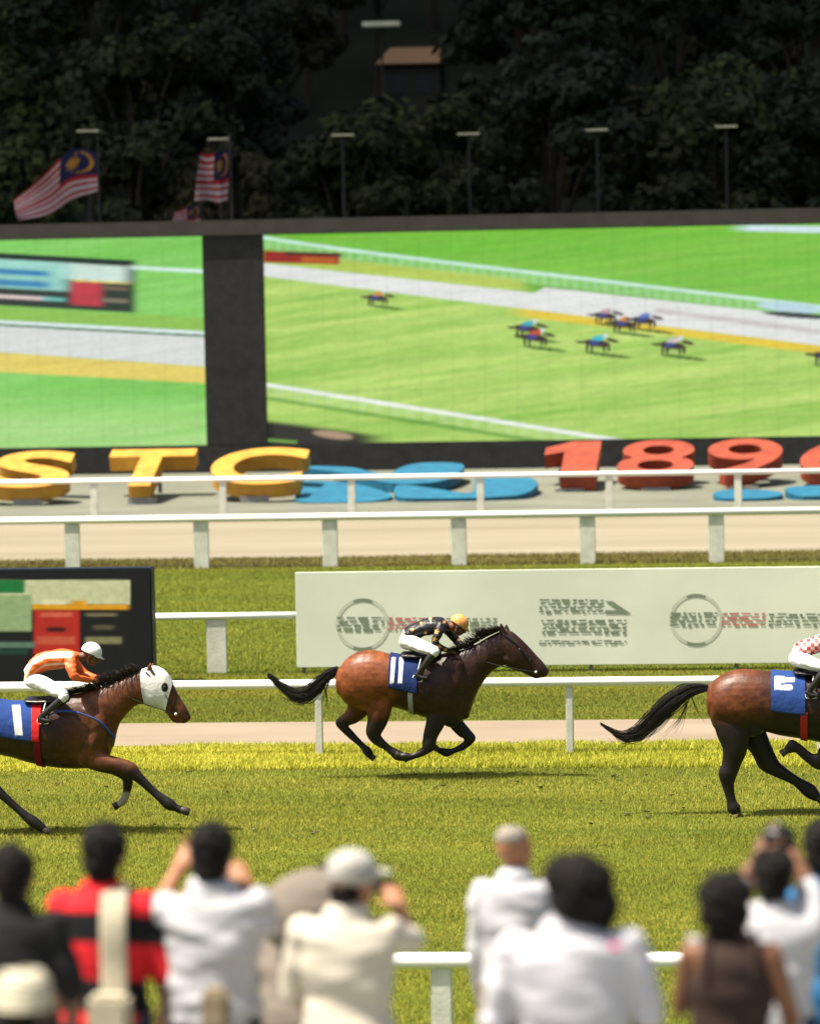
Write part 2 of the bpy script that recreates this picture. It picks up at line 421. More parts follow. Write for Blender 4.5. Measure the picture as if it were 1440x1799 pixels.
def advert(co):
    x, y = npproj(co); c = np.tile(LIN((12, 14, 22)), (len(x), 1))
    inn = band(x, -400, 229, 2) * band(y, 1019, 1215, 1.5)
    c = over(c, LIN((15, 16, 20)), inn)
    c = over(c, LIN((205, 208, 170)), band(x, -400, 229, 2) * band(y, 1019, 1062, 1.5))
    c = over(c, LIN((225, 225, 190)), band(x, 75, 118, 8) * band(y, 1053, 1066, 3))
    c = over(c, LIN((225, 160, 20)), band(x, 55, 226, 8) * band(y, 1062, 1071, 2))
    c = over(c, LIN((225, 160, 20)), band(x, 126, 152, 8) * band(y, 1055, 1067, 3))
    c = over(c, LIN((150, 175, 130)), band(x, -60, 56, 4) * band(y, 1045, 1109, 3))
    c = over(c, LIN((20, 120, 60)), band(x, -60, 44, 5) * band(y, 1019, 1042, 2))
    c = over(c, LIN((185, 40, 30)), band(x, 60, 140, 4) * band(y, 1072, 1150, 2))
    c = over(c, LIN((215, 100, 80)), band(x, 72, 128, 4) * band(y, 1076, 1084, 2) + 0 * x)
    c = over(c, LIN((40, 12, 12)), band(x, 82, 116, 6) * band(y, 1102, 1110, 3))
    c = over(c, LIN((200, 90, 65)), band(x, 66, 132, 5) * band(y, 1118, 1132, 3))
    c = over(c, LIN((120, 115, 85)), band(x, 152, 205, 8) * band(y, 1077, 1083, 2))
    c = over(c, LIN((90, 85, 60)), band(x, 164, 200, 8) * band(y, 1098, 1106, 3))
    c = over(c, LIN((135, 130, 95)), band(x, 150, 214, 5) * band(y, 1119, 1131, 3))
    c = over(c, LIN((95, 125, 115)), band(x, -60, 62, 4) * band(y, 1128, 1138, 3))
    c = over(c, LIN((20, 60, 50)), band(x, -60, 50, 4) * band(y, 1140, 1150, 3))
    return c * .9
AB = 60.6
ax0, ax1 = P(-330, 1100, AB).x, P(268, 1100, AB).x; az1 = P(150, 999, AB).z
root = empty('advert_board', ((ax0 + ax1) / 2, AB, 0)); tag(root, 'dark navy advert board with cream and red blocks behind the hooded horse', 'advert board')
bm = bmesh.new(); box(bm, ax0, ax1, AB, AB + .35, .0, az1, .02); bm_obj('cabinet', bm, mat('navy cabinet', (.008, .01, .018), .5), root)
grid_panel('poster', ax0 + .02, ax1 - .02, .05, az1 - .02, AB - .006, .022, advert, mat('poster print', (1, 1, 1), .6, attr=True), root)

SY = 118.0
def greens(x, y, k):
    n = .5 * vnoise(x + y * 6, y + x * .12, 160, 16, k) + .3 * vnoise(x + y * 4, y + x * .12, 60, 7, k + 1) + .2 * vnoise(x, y + .12 * x, 25, 4, k + 2)
    return n
def seg(x, y, x0, y0, x1, y1, w, s=1.5):
    yy = y0 + (y1 - y0) * (x - x0) / (x1 - x0)
    return band(y - yy, -w / 2, w / 2, s) * band(x, min(x0, x1), max(x0, x1), s)
def disc(x, y, cx, cy, rx, ry, slope=0):
    d = ((x - cx) / rx) ** 2 + ((y - cy - slope * (x - cx)) / ry) ** 2
    return 1 - sstep(.6, 1.3, d)
def horse_spot(c, x, y, cx, cy, col, k=1.0, leg=(40, 36, 34)):
    c = over(c, LIN((50, 90, 20)), disc(x, y, cx + 20 * k, cy + 24 * k, 42 * k, 3.2 * k, .12) * .9)
    c = over(c, LIN((48, 30, 24)), disc(x, y, cx, cy + 3 * k, 24 * k, 7 * k, .1))
    c = over(c, LIN((48, 30, 24)), disc(x, y, cx + 27 * k, cy - 2 * k, 12 * k, 3.4 * k, .25))
    c = over(c, LIN((48, 30, 24)), disc(x, y, cx - 27 * k, cy + 1 * k, 11 * k, 2.4 * k, .1))
    for q in (-17, -9, 13, 21):
        c = over(c, LIN((45, 32, 26)), disc(x, y, cx + q * k, cy + 11 * k, 2.6 * k, 8 * k))
    c = over(c, LIN(col), disc(x, y, cx + 3 * k, cy - 6 * k, 13 * k, 5 * k, -.15))
    c = over(c, LIN((50, 60, 130)), disc(x, y, cx - 4 * k, cy + 2 * k, 10 * k, 4.5 * k))
    c = over(c, LIN((220, 220, 225)), disc(x, y, cx + 15 * k, cy - 10 * k, 4.2 * k, 3.8 * k))
    return c
def screen_right(co):
    x, y = npproj(co); n = greens(x, y, 3)[:, None]
    c = LIN((112, 178, 48)) * (1 - n) + LIN((208, 230, 128)) * n
    hi = (1 - band(y - (x - 468) * .12, 470, 900, 25))
    c = over(c, LIN((100, 185, 45)), hi * .75)
    k = .125
    # upper white rail with its posts and shade
    yr = 424 + (x - 468) * .118 - 6 * np.exp(-(x - 468) / 120)
    c = over(c, LIN((160, 215, 150)), band(y - yr, 2, 20, 3) * (.35 + .35 * (np.sin(x * .35) > 0)))
    c = over(c, LIN((90, 150, 50)), band(y - yr, 20, 26, 3) * .7)
    c = over(c, LIN((205, 238, 225)), band(y - yr, -3, 3, 1.5) * .95)
    # dirt path: white sweep
    ytop = 463 + (x - 468) * .11; ybot = 486 + (x - 468) * .125
    ytop = np.where(x > 935, ytop - 12 * sstep(935, 960, x), ytop)
    c = over(c, LIN((190, 205, 90)), band(y, 0, 1e4) * band(y - ytop, -22, 0, 4) * (1 - sstep(900, 940, x)) * .8)
    c = over(c, LIN((226, 228, 226)), band(y - ytop, 0, 400, 2) * (1 - sstep(-2, 2, y - ybot)))
    c = over(c, LIN((190, 180, 180)), seg(x, y, 1150, 545, 1440, 583, 9, 4) * .7)
    c = over(c, LIN((228, 200, 60)), band(y - ybot, 0, 14, 2) * sstep(880, 940, x))
    # red vehicle at top left
    c = over(c, LIN((150, 28, 22)), band(x, 462, 596, 6) * band(y - (x - 468) * .03, 441, 461, 2))
    c = over(c, LIN((70, 30, 20)), band(x, 500, 600, 6) * band(y - (x - 468) * .03, 441, 447, 2))
    c = over(c, LIN((180, 90, 30)), band(x, 530, 590, 6) * band(y - (x - 468) * .03, 449, 460, 2))
    # blue-grey vehicle by the right edge
    c = over(c, LIN((185, 215, 225)), disc(x, y, 1390, 540, 62, 9, .08)); c = over(c, LIN((45, 60, 60)), disc(x, y, 1400, 554, 62, 5, .08))
    c = over(c, LIN((210, 232, 240)), band(x, 1300, 1700, 30) * band(y - (x - 1300) * .02, 395, 406, 2))
    # lower white rail
    yr2 = 676 + (x - 468) * .158
    c = over(c, LIN((185, 220, 140)), band(y - yr2, 3, 20, 3) * (.3 + .4 * (np.sin(x * .22) > 0)))
    c = over(c, LIN((70, 140, 40)), band(y - yr2, 20, 27, 3) * .7)
    c = over(c, LIN((238, 244, 238)), band(y - yr2, -3.5, 3.5, 1.5))
    # dark corner with heads of a camera crew
    c = over(c, LIN((25, 24, 20)), (1 - sstep(-4, 6, (742 + (x - 480) * .13) - y)) * (1 - sstep(620, 700, x)))
    c = over(c, LIN((190, 160, 130)), disc(x, y, 585, 764, 36, 7, .12) * .8)
    c = over(c, LIN((120, 180, 70)), seg(x, y, 470, 773, 522, 777, 4, 2))
    horses = [(662, 521, (215, 150, 60), .8), (925, 574, (60, 170, 190), .95), (938, 590, (190, 70, 40), .95), (1062, 552, (190, 150, 160), .85),
              (1095, 566, (215, 150, 60), .9), (1130, 560, (90, 120, 190), .9), (1048, 600, (50, 190, 200), 1.0), (1180, 604, (205, 190, 190), 1.0), (1450, 622, (190, 40, 50), 1.0)]
    for hx, hy, col, k in horses: c = horse_spot(c, x, y, hx, hy, col, k)
    return c
def screen_left(co):
    x, y = npproj(co); n = greens(x, y, 9)[:, None]
    c = LIN((105, 188, 62)) * (1 - n) + LIN((145, 215, 115)) * n
    s = .055
    yy = y - (x - 28) * s
    low = sstep(650, 700, yy)
    c = over(c, LIN((180, 222, 140)), low * (.35 + .6 * greens(x, y, 14)) * sstep(660, 760, yy))
    c = over(c, LIN((140, 185, 70)), band(yy, 540, 570, 4) * .8)
    # advert board inside the picture
    bd = (1 - sstep(205, 245, x))
    c = over(c, LIN((12, 40, 34)), band(yy, 446, 538, 1.5) * (1 - sstep(225, 250, x)))
    c = over(c, LIN((205, 228, 218)), band(yy, 457, 485, 1.5) * bd)
    c = over(c, LIN((150, 215, 200)), band(yy, 457, 507, 2) * (1 - sstep(95, 150, x)) * .9)
    c = over(c, LIN((50, 130, 180)), (band(yy, 473, 483, 2) + band(yy, 492, 503, 2)) * (1 - sstep(70, 105, x)))
    c = over(c, LIN((235, 215, 110)), band(yy, 485, 488.5, 1) * bd * sstep(115, 140, x))
    c = over(c, LIN((190, 45, 65)), band(yy, 489, 530, 2) * band(x, 125, 180, 12))
    c = over(c, LIN((110, 90, 70)), band(yy, 494, 500, 2) * band(x, 180, 225, 8)); c = over(c, LIN((125, 115, 95)), band(yy, 515, 522, 2) * band(x, 180, 225, 8))
    c = over(c, LIN((230, 205, 205)), band(yy, 519, 525, 2) * (1 - sstep(70, 100, x))); c = over(c, LIN((110, 200, 190)), band(yy, 519, 525, 2) * band(x, 75, 115, 10))
    # rails, path, yellow verge
    c = over(c, LIN((215, 238, 235)), band(yy, 455.5, 461.5, 1.5) * sstep(215, 240, x))
    c = over(c, LIN((215, 220, 218)), band(yy, 573, 621 + (x - 28) * .015, 2))
    c = over(c, LIN((50, 90, 60)), band(yy, 570, 574, 1.2)); c = over(c, LIN((222, 240, 240)), band(yy, 564, 570, 1.2))
    c = over(c, LIN((226, 205, 100)), band(yy, 621 + (x - 28) * .015, 655, 2.5))
    return c
scr = empty('video_screen', (P(720, 700, SY).x, SY, 0)); tag(scr, 'giant outdoor video screen in two panels showing the race on green turf', 'video screen')
lx0, lx1 = P(-330, 600, SY).x, P(360, 600, SY).x; rx0, rx1 = P(467, 600, SY).x, P(1640, 600, SY).x
z1 = P(720, 407.5, SY).z; z0 = P(720, 776.5, SY).z; zt = P(720, 380, SY).z; zlt = P(200, 423, SY).z; zlb = P(200, 784, SY).z
EM = emit_mat('led picture')
def led(fn):
    def g(co):
        c = fn(co); x, z = co[:, 0], co[:, 2]
        sm = np.maximum(np.exp(-(((x % .96) - .48) / .03) ** 2), np.exp(-(((z % .96) - .48) / .03) ** 2))
        xx, yy = npproj(co); st = vnoise(xx + yy * 5, yy + .12 * xx, 45, 2.2, 31) * .6 + vnoise(xx, yy, 6, 5, 8) * .4
        return c * (1 - .1 * sm[:, None]) * (.86 + .26 * st[:, None])
    return g
bm = bmesh.new(); box(bm, lx0 - .6, rx1 + .6, SY + .01, SY + 1.2, 0.01, zt - .02, .03)
bm_obj('cabinet', bm, M['dark_metal'], scr)
bm = bmesh.new(); box(bm, lx0 - .6, rx1 + .6, SY - .22, SY + .9, z1 + .0, zt, .02); bm_obj('top_bezel', bm, M['bezel'], scr)
bm = bmesh.new(); box(bm, lx0 - .6, rx1 + .6, SY - .1, SY + .008, 0.01, z0, .02); bm_obj('base_panel', bm, M['dark_metal'], scr)
bm = bmesh.new(); box(bm, lx1, rx0, SY - .1, SY + .008, z0 + .003, z1 - .003, .01); bm_obj('centre_column', bm, M['dark_metal'], scr)
grid_panel('left_picture', lx0, lx1, z0, z1, SY - .02, .036, led(screen_left), EM, scr)
grid_panel('right_picture', rx0, rx1, z0, z1, SY - .02, .036, led(screen_right), EM, scr)
for x0_, x1_ in ((lx0, lx1), (rx0, rx1)):
    pass

# ------------------------------------------------------------------ big letters
TILT = R(24)
def letter(ch, px0, px1, m, label, word, basey=868, hL=2.1, yb=102.6, dep=.42, group=None):
    cu = bpy.data.curves.new('f', 'FONT'); cu.body = ch; cu.size = 1; cu.offset = .03 if ch not in '89061' else .012; cu.extrude = .5; cu.bevel_depth = 0
    o = bpy.data.objects.new('f', cu); COL.objects.link(o)
    dg = bpy.context.evaluated_depsgraph_get(); me = bpy.data.meshes.new_from_object(o.evaluated_get(dg)); bpy.data.objects.remove(o)
    if ch == '1':
        bm = bmesh.new(); o1 = [(.3, 0), (.84, 0), (.84, 1), (.42, 1), (0, .82), (0, .62), (.3, .7)]
        tp = [bm.verts.new((x, y, 1)) for x, y in o1]; bt = [bm.verts.new((x, y, 0)) for x, y in o1]; bm.faces.new(tp); bm.faces.new(bt[::-1])
        for i in range(7): bm.faces.new((tp[i], bt[i], bt[(i + 1) % 7], tp[(i + 1) % 7]))
        bm.to_mesh(me); bm.free()
    co = np.empty(len(me.vertices) * 3); me.vertices.foreach_get('co', co); co = co.reshape(-1, 3)
    mn, mx = co.min(0), co.max(0)
    Xa, Xb = P(px0, 840, yb).x, P(px1, 840, yb).x
    t = (co - mn) / (mx - mn)
    u = t[:, 1]
    x = Xa + t[:, 0] * (Xb - Xa) * .95 + (u - .0) * (Xb - Xa) * .05
    l = u * hL; d = (t[:, 2] - 1) * dep
    zb = .14
    y = yb + l * math.cos(TILT) - d * math.sin(TILT); z = zb + l * math.sin(TILT) + d * math.cos(TILT) + dep
    me.vertices.foreach_set('co', np.stack([x, y, z], 1).ravel()); me.name = 'letter'
    me.update()
    root = empty('giant_letter' if word == 'l' else 'giant_numeral', ((Xa + Xb) / 2, yb, 0))
    tag(root, label, 'letter' if word == 'l' else 'numeral', group)
    link('face', me, m, root)
    xc = (Xa + Xb) / 2
    for sx in (-.3, .3):
        bm = bmesh.new(); yy = yb + hL * math.cos(TILT) * .62; box(bm, xc + sx - .05, xc + sx + .05, yy - .05, yy + .05, .3, zb + hL * math.sin(TILT) * .62 + .06)
        bm_obj('stand_leg', bm, M['grey_metal'], root)
    bm = bmesh.new(); box(bm, xc - .38, xc + .38, yb + .12, yb + .2, .04, zb + .1)
    bm_obj('stand_base', bm, M['grey_metal'], root)
letter('S', -28, 120, M['yellow_letter'], 'big yellow letter S lying tilted at the left edge', 'l', group='yellow letters of the club name')
letter('T', 168, 328, M['yellow_letter'], 'big yellow letter T lying tilted on the grey bank', 'l', group='yellow letters of the club name')
letter('C', 358, 532, M['yellow_letter'], 'big yellow letter C beside the blue emblem', 'l', group='yellow letters of the club name')
letter('1', 948, 1050, M['red_letter'], 'big red straight numeral just right of the blue emblem', 'n', yb=104, hL=2.05, group='red numerals of the founding year')
letter('8', 1080, 1222, M['red_letter'], 'big red numeral with two closed loops on the grey bank', 'n', yb=104, hL=2.05, group='red numerals of the founding year')
letter('9', 1236, 1376, M['red_letter'], 'big red numeral with one closed loop at its top', 'n', yb=104, hL=2.05, group='red numerals of the founding year')
letter('6', 1402, 1540, M['red_letter'], 'big red numeral cut off at the right edge', 'n', yb=104, hL=2.05, group='red numerals of the founding year')

def emblem(name, label, polys, Y0):
    """flat blue shapes on the bank: pixel outlines put onto the tilted plane of the bank"""
    root = empty(name, (P(polys[0][0][0], 880, Y0).x, Y0, 0)); tag(root, label, 'emblem')
    n0 = Vector((0, -math.sin(R(9)), math.cos(R(9)))); o0 = Vector((0, Y0, .12))
    for k, pl in enumerate(polys):
        bm = bmesh.new(); top = []; bot = []
        # smooth outline
        pts = []; n = len(pl)
        for i in range(n):
            a, b, c, d = (np.array(pl[(i + q) % n], float) for q in (-1, 0, 1, 2))
            for t in (0, .25, .5, .75): pts.append(cr(a, b, c, d, t))
        for px, py in pts:
            d = ray(px, py); t = (o0 - CAMLOC).dot(n0) / d.dot(n0); w = CAMLOC + d * t
            top.append(bm.verts.new(w + n0 * (.1 + .02 * k))); bot.append(bm.verts.new(w - n0 * .12))
        bm.faces.new(top); bm.faces.new(bot[::-1])
        m_ = len(top)
        for i in range(m_): bm.faces.new((top[i], bot[i], bot[(i + 1) % m_], top[(i + 1) % m_]))
        bmesh.ops.recalc_face_normals(bm, faces=bm.faces)
        bm_obj('ribbon', bm, M['blue_paint'], root)
emblem('blue_emblem', 'wide blue ribbon emblem on the grey bank between the letters', [
    [(522, 855), (545, 850), (605, 854), (650, 862), (690, 878), (640, 888), (530, 888), (520, 872)],
    [(530, 829), (560, 826), (620, 829), (660, 838), (720, 848), (690, 856), (650, 850), (600, 838)],
    [(700, 832), (740, 822), (800, 822), (815, 830), (790, 850), (740, 858), (680, 856)],
    [(700, 862), (760, 868), (828, 876), (836, 848), (870, 842), (925, 848), (945, 860), (920, 878), (860, 884), (770, 886), (700, 884)]], 103.2)
emblem('blue_ribbon', 'narrow blue ribbon lying in front of the red numeral 9', [
    [(1252, 873), (1280, 867), (1350, 868), (1375, 875), (1340, 882), (1270, 882)],
    [(1378, 869), (1400, 862), (1500, 862), (1500, 875), (1410, 880)]], 102.0)

# ------------------------------------------------------------------ lamp posts and flags behind the screen
LL = ('slim lamp post just right of the waving flag', 'slim lamp post beside the limp flag', 'lamp post third from the left behind the screen', 'lamp post behind the screen between the tall mast and the centre right', 'lamp post second from the right behind the screen', 'lamp post furthest right behind the screen')
for k, (px, py) in enumerate(((155, 231), (385, 245), (602, 238), (823, 236), (1048, 229), (1275, 223))):
    Y = 126 + (k % 2) * .6
    p = P(px, py, Y); root = empty('lamp_post', (p.x, Y, 0)); tag(root, LL[k], 'lamp post', 'lamp posts in a row behind the screen')
    bm = bmesh.new(); cyl(bm, (p.x, Y, 0), (p.x, Y, p.z - .02), .06, 10, .035); bm_obj('pole', bm, mat('lamp pole', (.014, .014, .013), .8) if k == 0 else bpy.data.materials['lamp pole'], root, True)
    bm = bmesh.new(); w = .36
    box(bm, p.x - w, p.x + w, Y - .14, Y + .14, p.z - .02, p.z + .045, .02)
    bm_obj('lamp_head', bm, mat('pale lamp head', (.62, .62, .45), .4) if k == 0 else bpy.data.materials['pale lamp head'], root)
p = P(670, 45, 158); root = empty('floodlight_mast', (p.x, 158, hill_z(p.x, 158))); tag(root, 'tall mast with a wide pale head near the top of the picture', 'floodlight')
bm = bmesh.new(); cyl(bm, (p.x, 158, hill_z(p.x, 158)), (p.x, 158, p.z), .07, 10, .04); bm_obj('pole', bm, bpy.data.materials['lamp pole'], root, True)
bm = bmesh.new(); box(bm, p.x - .75, p.x + .75, 157.7, 158.3, p.z - .05, p.z + .16, .03); bm_obj('lamp_head', bm, bpy.data.materials['pale lamp head'], root)

def flag(pts_top, pts_bot, Y, label, poleX, kind, group='striped flags on poles behind the screen'):
    root = empty('flag', (poleX, Y, 0)); tag(root, label, 'flag', None)
    nx, nz = 60, 34; bm = bmesh.new(); lay = bm.verts.layers.float_color.new('Col'); g = []
    tt = np.linspace(0, 1, nx)
    def curve(p, t):
        p = [np.array(q, float) for q in p]; n = len(p) - 1; s = min(t * n, n - 1e-6); i = int(s); f = s - i
        p0 = p[i - 1] if i else 2 * p[0] - p[1]; p3 = p[i + 2] if i + 2 <= n else 2 * p[n] - p[n - 1]
        return cr(p0, p[i], p[i + 1], p3, f)
    for j in range(nz):
        row = []
        for i, t in enumerate(tt):
            v = j / (nz - 1); a = curve(pts_top, t) * (1 - v) + curve(pts_bot, t) * v
            w = P(a[0], a[1], Y) + Vector((0, .16 * math.sin(t * 9 + v * 3) * min(1, t * 3), 0))
            vert = bm.verts.new(w)
            red = int(v * 14) % 2 == 0
            c = LIN((150, 22, 38)) if red else LIN((175, 166, 166))
            if t < .5 and v < .56:
                c = LIN((14, 18, 60))
                d1 = math.hypot((t - .22) / .17 , (v - .28) / .22); d2 = math.hypot((t - .26) / .15, (v - .28) / .19)
                if d1 < 1 and d2 > 1: c = LIN((160, 112, 28))
                d3 = math.hypot((t - .33) / .1, (v - .28) / .14); an = math.atan2(v - .28, t - .33)
                if d3 < .7 + .3 * math.cos(an * 14): c = LIN((160, 112, 28))
            vert[lay] = (*c, 1); row.append(vert)
        g.append(row)
    for j in range(nz - 1):
        for i in range(nx - 1): bm.faces.new((g[j][i], g[j][i + 1], g[j + 1][i + 1], g[j + 1][i]))
    bm_obj('flag_cloth', bm, mat('flag cloth', (1, 1, 1), .8, attr=True), root, True)
    zt_ = P(pts_top[0][0], pts_top[0][1], Y).z + .35
    bm = bmesh.new(); cyl(bm, (poleX, Y, 0), (poleX, Y, zt_), .06, 10, .035); bmesh.ops.create_uvsphere(bm, u_segments=10, v_segments=8, radius=.08, matrix=Matrix.Translation((poleX, Y, zt_ + .05)))
    bm_obj('flagpole', bm, bpy.data.materials['lamp pole'], root, True)
FY = 122.0
flag([(172, 268), (130, 262), (85, 300), (24, 352)], [(172, 336), (125, 352), (80, 378), (34, 388)], FY, 'striped red and white flag with dark blue canton streaming left', P(174, 320, FY).x, 0)
flag([(403, 262), (388, 266), (368, 272), (352, 268)], [(400, 352), (384, 356), (362, 352), (343, 354)], FY + 1, 'limp striped flag hanging almost straight down above the screen joint', P(406, 320, FY + 1).x, 0)
flag([(352, 360), (338, 362), (322, 368), (306, 372)], [(350, 398), (336, 402), (322, 402), (304, 404)], FY + 2, 'small reddish flag just showing over the top of the screen', P(354, 390, FY + 2).x, 0)

# ------------------------------------------------------------------ hillside house
hp = P(722, 112, 178); hzz = hill_z(hp.x, 178)
root = empty('hillside_house', (hp.x, 178, hzz)); tag(root, 'small house with tan roof among the dark trees on the hill', 'house')
bm = bmesh.new(); box(bm, hp.x - 1.25, hp.x + 1.25, 178, 181, hzz - 1, hp.z); bm_obj('wall', bm, mat('house wall', (.035, .034, .024), .9), root)
bm = bmesh.new(); z_ = hp.z + .003
vv = [bm.verts.new(v) for v in ((hp.x - 1.55, 177.6, z_), (hp.x + 1.55, 177.6, z_), (hp.x + 1.55, 181.4, z_), (hp.x - 1.55, 181.4, z_), (hp.x - 1.1, 179.5, z_ + .8), (hp.x + 1.1, 179.5, z_ + .8))]
for f in ((0, 1, 5, 4), (1, 2, 5), (2, 3, 4, 5), (3, 0, 4), (3, 2, 1, 0)): bm.faces.new([vv[i] for i in f])
bm_obj('roof', bm, mat('tan roof', (.42, .24, .13), .8), root)
for sx in (-.6, .55):
    bm = bmesh.new(); box(bm, hp.x + sx - .35, hp.x + sx + .35, 177.96, 177.997, hp.z - 1.3, hp.z - .5); bm_obj('window', bm, M['dark_metal'], root)

# ------------------------------------------------------------------ trees
def make_tree(kind, seed, H, Wd, cols):
    rnd = np.random.default_rng(seed)
    root = empty('broadleaf_tree', (0, 0, 0))
    bm = bmesh.new(); th = H * .55
    pts = [(0, 0, 0, .26), (.1, .05, th * .4, .2), (-.05, .1, th * .75, .15), (.05, 0, th * 1.2, .07)]
    loft(bm, limb3(pts), 3, True, 8)
    ncl = 34; cl = []
    for k in range(ncl):
        a = rnd.uniform(0, 2 * math.pi); e = rnd.uniform(-.5, 1.45); rr = rnd.uniform(.45, 1) ** .6
        c = np.array((math.cos(a) * math.cos(e) * Wd * rr, math.sin(a) * math.cos(e) * Wd * rr, H * .62 + math.sin(e) * H * .33 * rr))
        cl.append((c, rnd.uniform(.16, .3) * Wd))
    for c, r_ in cl[:9]:
        loft(bm, limb3([(0, 0, th * .6, .09), tuple(c * np.array((.5, .5, 1)) * np.array((1, 1, .85))) + (.06,), tuple(c) + (.02,)]), 2, True, 6)
    bm_obj('trunk', bm, M['bark'], root, True)
    n = 150; co = []; var = []
    for c, r_ in cl:
        v = rnd.normal(size=(n, 3)); v /= np.linalg.norm(v, axis=1)[:, None]
        p = c + v * (r_ * rnd.uniform(.5, 1.1, (n, 1))) * np.array((1.15, 1.15, .8))
        nrm = v + rnd.normal(size=(n, 3)) * .5; nrm[:, 2] += .35; nrm /= np.linalg.norm(nrm, axis=1)[:, None]
        t1 = np.cross(nrm, rnd.normal(size=(n, 3))); t1 /= np.linalg.norm(t1, axis=1)[:, None]; t2 = np.cross(nrm, t1)
        s = rnd.uniform(.13, .26, (n, 1))
        q = np.stack([p - t1 * s, p - t2 * s * .6, p + t1 * s, p + t2 * s * .6], 1)
        co.append(q.reshape(-1, 3)); base = rnd.uniform(0, 1); var.append(np.repeat(np.clip(base * .7 + rnd.uniform(0, .35, n), 0, 1), 4))
    co = np.concatenate(co); var = np.concatenate(var); nf = len(co) // 4
    me = bpy.data.meshes.new('crown'); me.vertices.add(len(co)); me.vertices.foreach_set('co', co.ravel())
    me.loops.add(nf * 4); me.loops.foreach_set('vertex_index', np.arange(nf * 4, dtype=np.int32))
    me.polygons.add(nf); me.polygons.foreach_set('loop_start', np.arange(0, nf * 4, 4, dtype=np.int32)); me.update(calc_edges=True)
    at = me.attributes.new('var', 'FLOAT', 'POINT'); at.data.foreach_set('value', var)
    link('crown', me, leaf_mat('foliage %d' % kind, *cols), root)
    return root
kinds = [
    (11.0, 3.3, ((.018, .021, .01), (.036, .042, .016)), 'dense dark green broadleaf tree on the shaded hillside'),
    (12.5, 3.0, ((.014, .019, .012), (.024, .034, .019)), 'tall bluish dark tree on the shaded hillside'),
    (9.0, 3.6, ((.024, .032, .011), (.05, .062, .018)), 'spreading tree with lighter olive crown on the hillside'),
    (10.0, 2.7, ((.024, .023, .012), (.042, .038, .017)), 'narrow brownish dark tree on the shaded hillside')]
protos = []; first_used = [False] * 4
for k, (H, Wd, cols, lb) in enumerate(kinds):
    t = make_tree(k, 40 + k, H, Wd, cols); tag(t, lb, 'tree', lb.replace('tree', 'trees').replace(' a ', ' ')); protos.append(t)
def copy_tree(o):
    c = o.copy(); COL.objects.link(c)
    for ch in list(o.children):
        d = ch.copy(); COL.objects.link(d); d.parent = c
    return c
spots = []
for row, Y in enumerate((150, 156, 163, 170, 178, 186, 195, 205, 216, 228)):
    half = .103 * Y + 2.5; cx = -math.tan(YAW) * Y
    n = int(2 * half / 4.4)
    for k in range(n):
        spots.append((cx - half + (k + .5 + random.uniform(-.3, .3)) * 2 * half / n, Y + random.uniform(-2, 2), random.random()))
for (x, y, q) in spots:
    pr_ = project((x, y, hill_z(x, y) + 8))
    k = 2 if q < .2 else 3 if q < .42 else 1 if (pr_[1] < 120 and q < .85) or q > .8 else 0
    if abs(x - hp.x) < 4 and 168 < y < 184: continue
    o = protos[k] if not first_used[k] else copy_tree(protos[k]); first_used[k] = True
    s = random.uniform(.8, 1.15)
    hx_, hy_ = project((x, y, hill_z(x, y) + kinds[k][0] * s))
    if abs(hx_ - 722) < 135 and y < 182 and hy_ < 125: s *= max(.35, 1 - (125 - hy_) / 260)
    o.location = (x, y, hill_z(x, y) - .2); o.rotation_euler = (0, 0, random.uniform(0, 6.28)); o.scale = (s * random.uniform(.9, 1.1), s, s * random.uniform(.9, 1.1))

# ------------------------------------------------------------------ figures: planes of the photograph set at their real distance
class Pl:
    def __init__(s, x0, y0, sc, Y, k=1, ou=0, ov=0):
        s.x0, s.y0, s.sc, s.Y, s.k, s.ou, s.ov = x0, y0, sc, Y, k, ou, ov
        s.m = Y / F / sc * k                        # metres per unit
    def px(s, u, v): return s.x0 + (u * s.k + s.ou) / s.sc, s.y0 + (v * s.k + s.ov) / s.sc
    def pt(s, u, v, off=0):
        x, y = s.px(u, v); return np.array(P(x, y, s.Y + off))
    def tb(s, a, b, rl, off=0):
        A, B = s.pt(*a, off), s.pt(*b, off); return sec((A + B) / 2, (A - B) / 2, (0, rl, 0))
    def lm(s, pts, off=0):
        """pts (u, v, r[, rl_m[, off]])"""
        C = []; out = []
        for p in pts: C.append(s.pt(p[0], p[1], p[4] if len(p) > 4 else off))
        for i, p in enumerate(pts):
            t = C[min(i + 1, len(C) - 1)] - C[max(i - 1, 0)]; t /= np.linalg.norm(t)
            L = np.array((0, 1., 0)); L -= t * L.dot(t); L /= np.linalg.norm(L); N = np.cross(t, L)
            r = p[2] * s.m; rl = p[3] if len(p) > 3 and p[3] else r
            out.append(sec(C[i], N * r, L * rl))
        return out
    def uv(s, co):
        x, y = npproj(co); return ((x - s.x0) * s.sc - s.ou) / s.k, ((y - s.y0) * s.sc - s.ov) / s.k

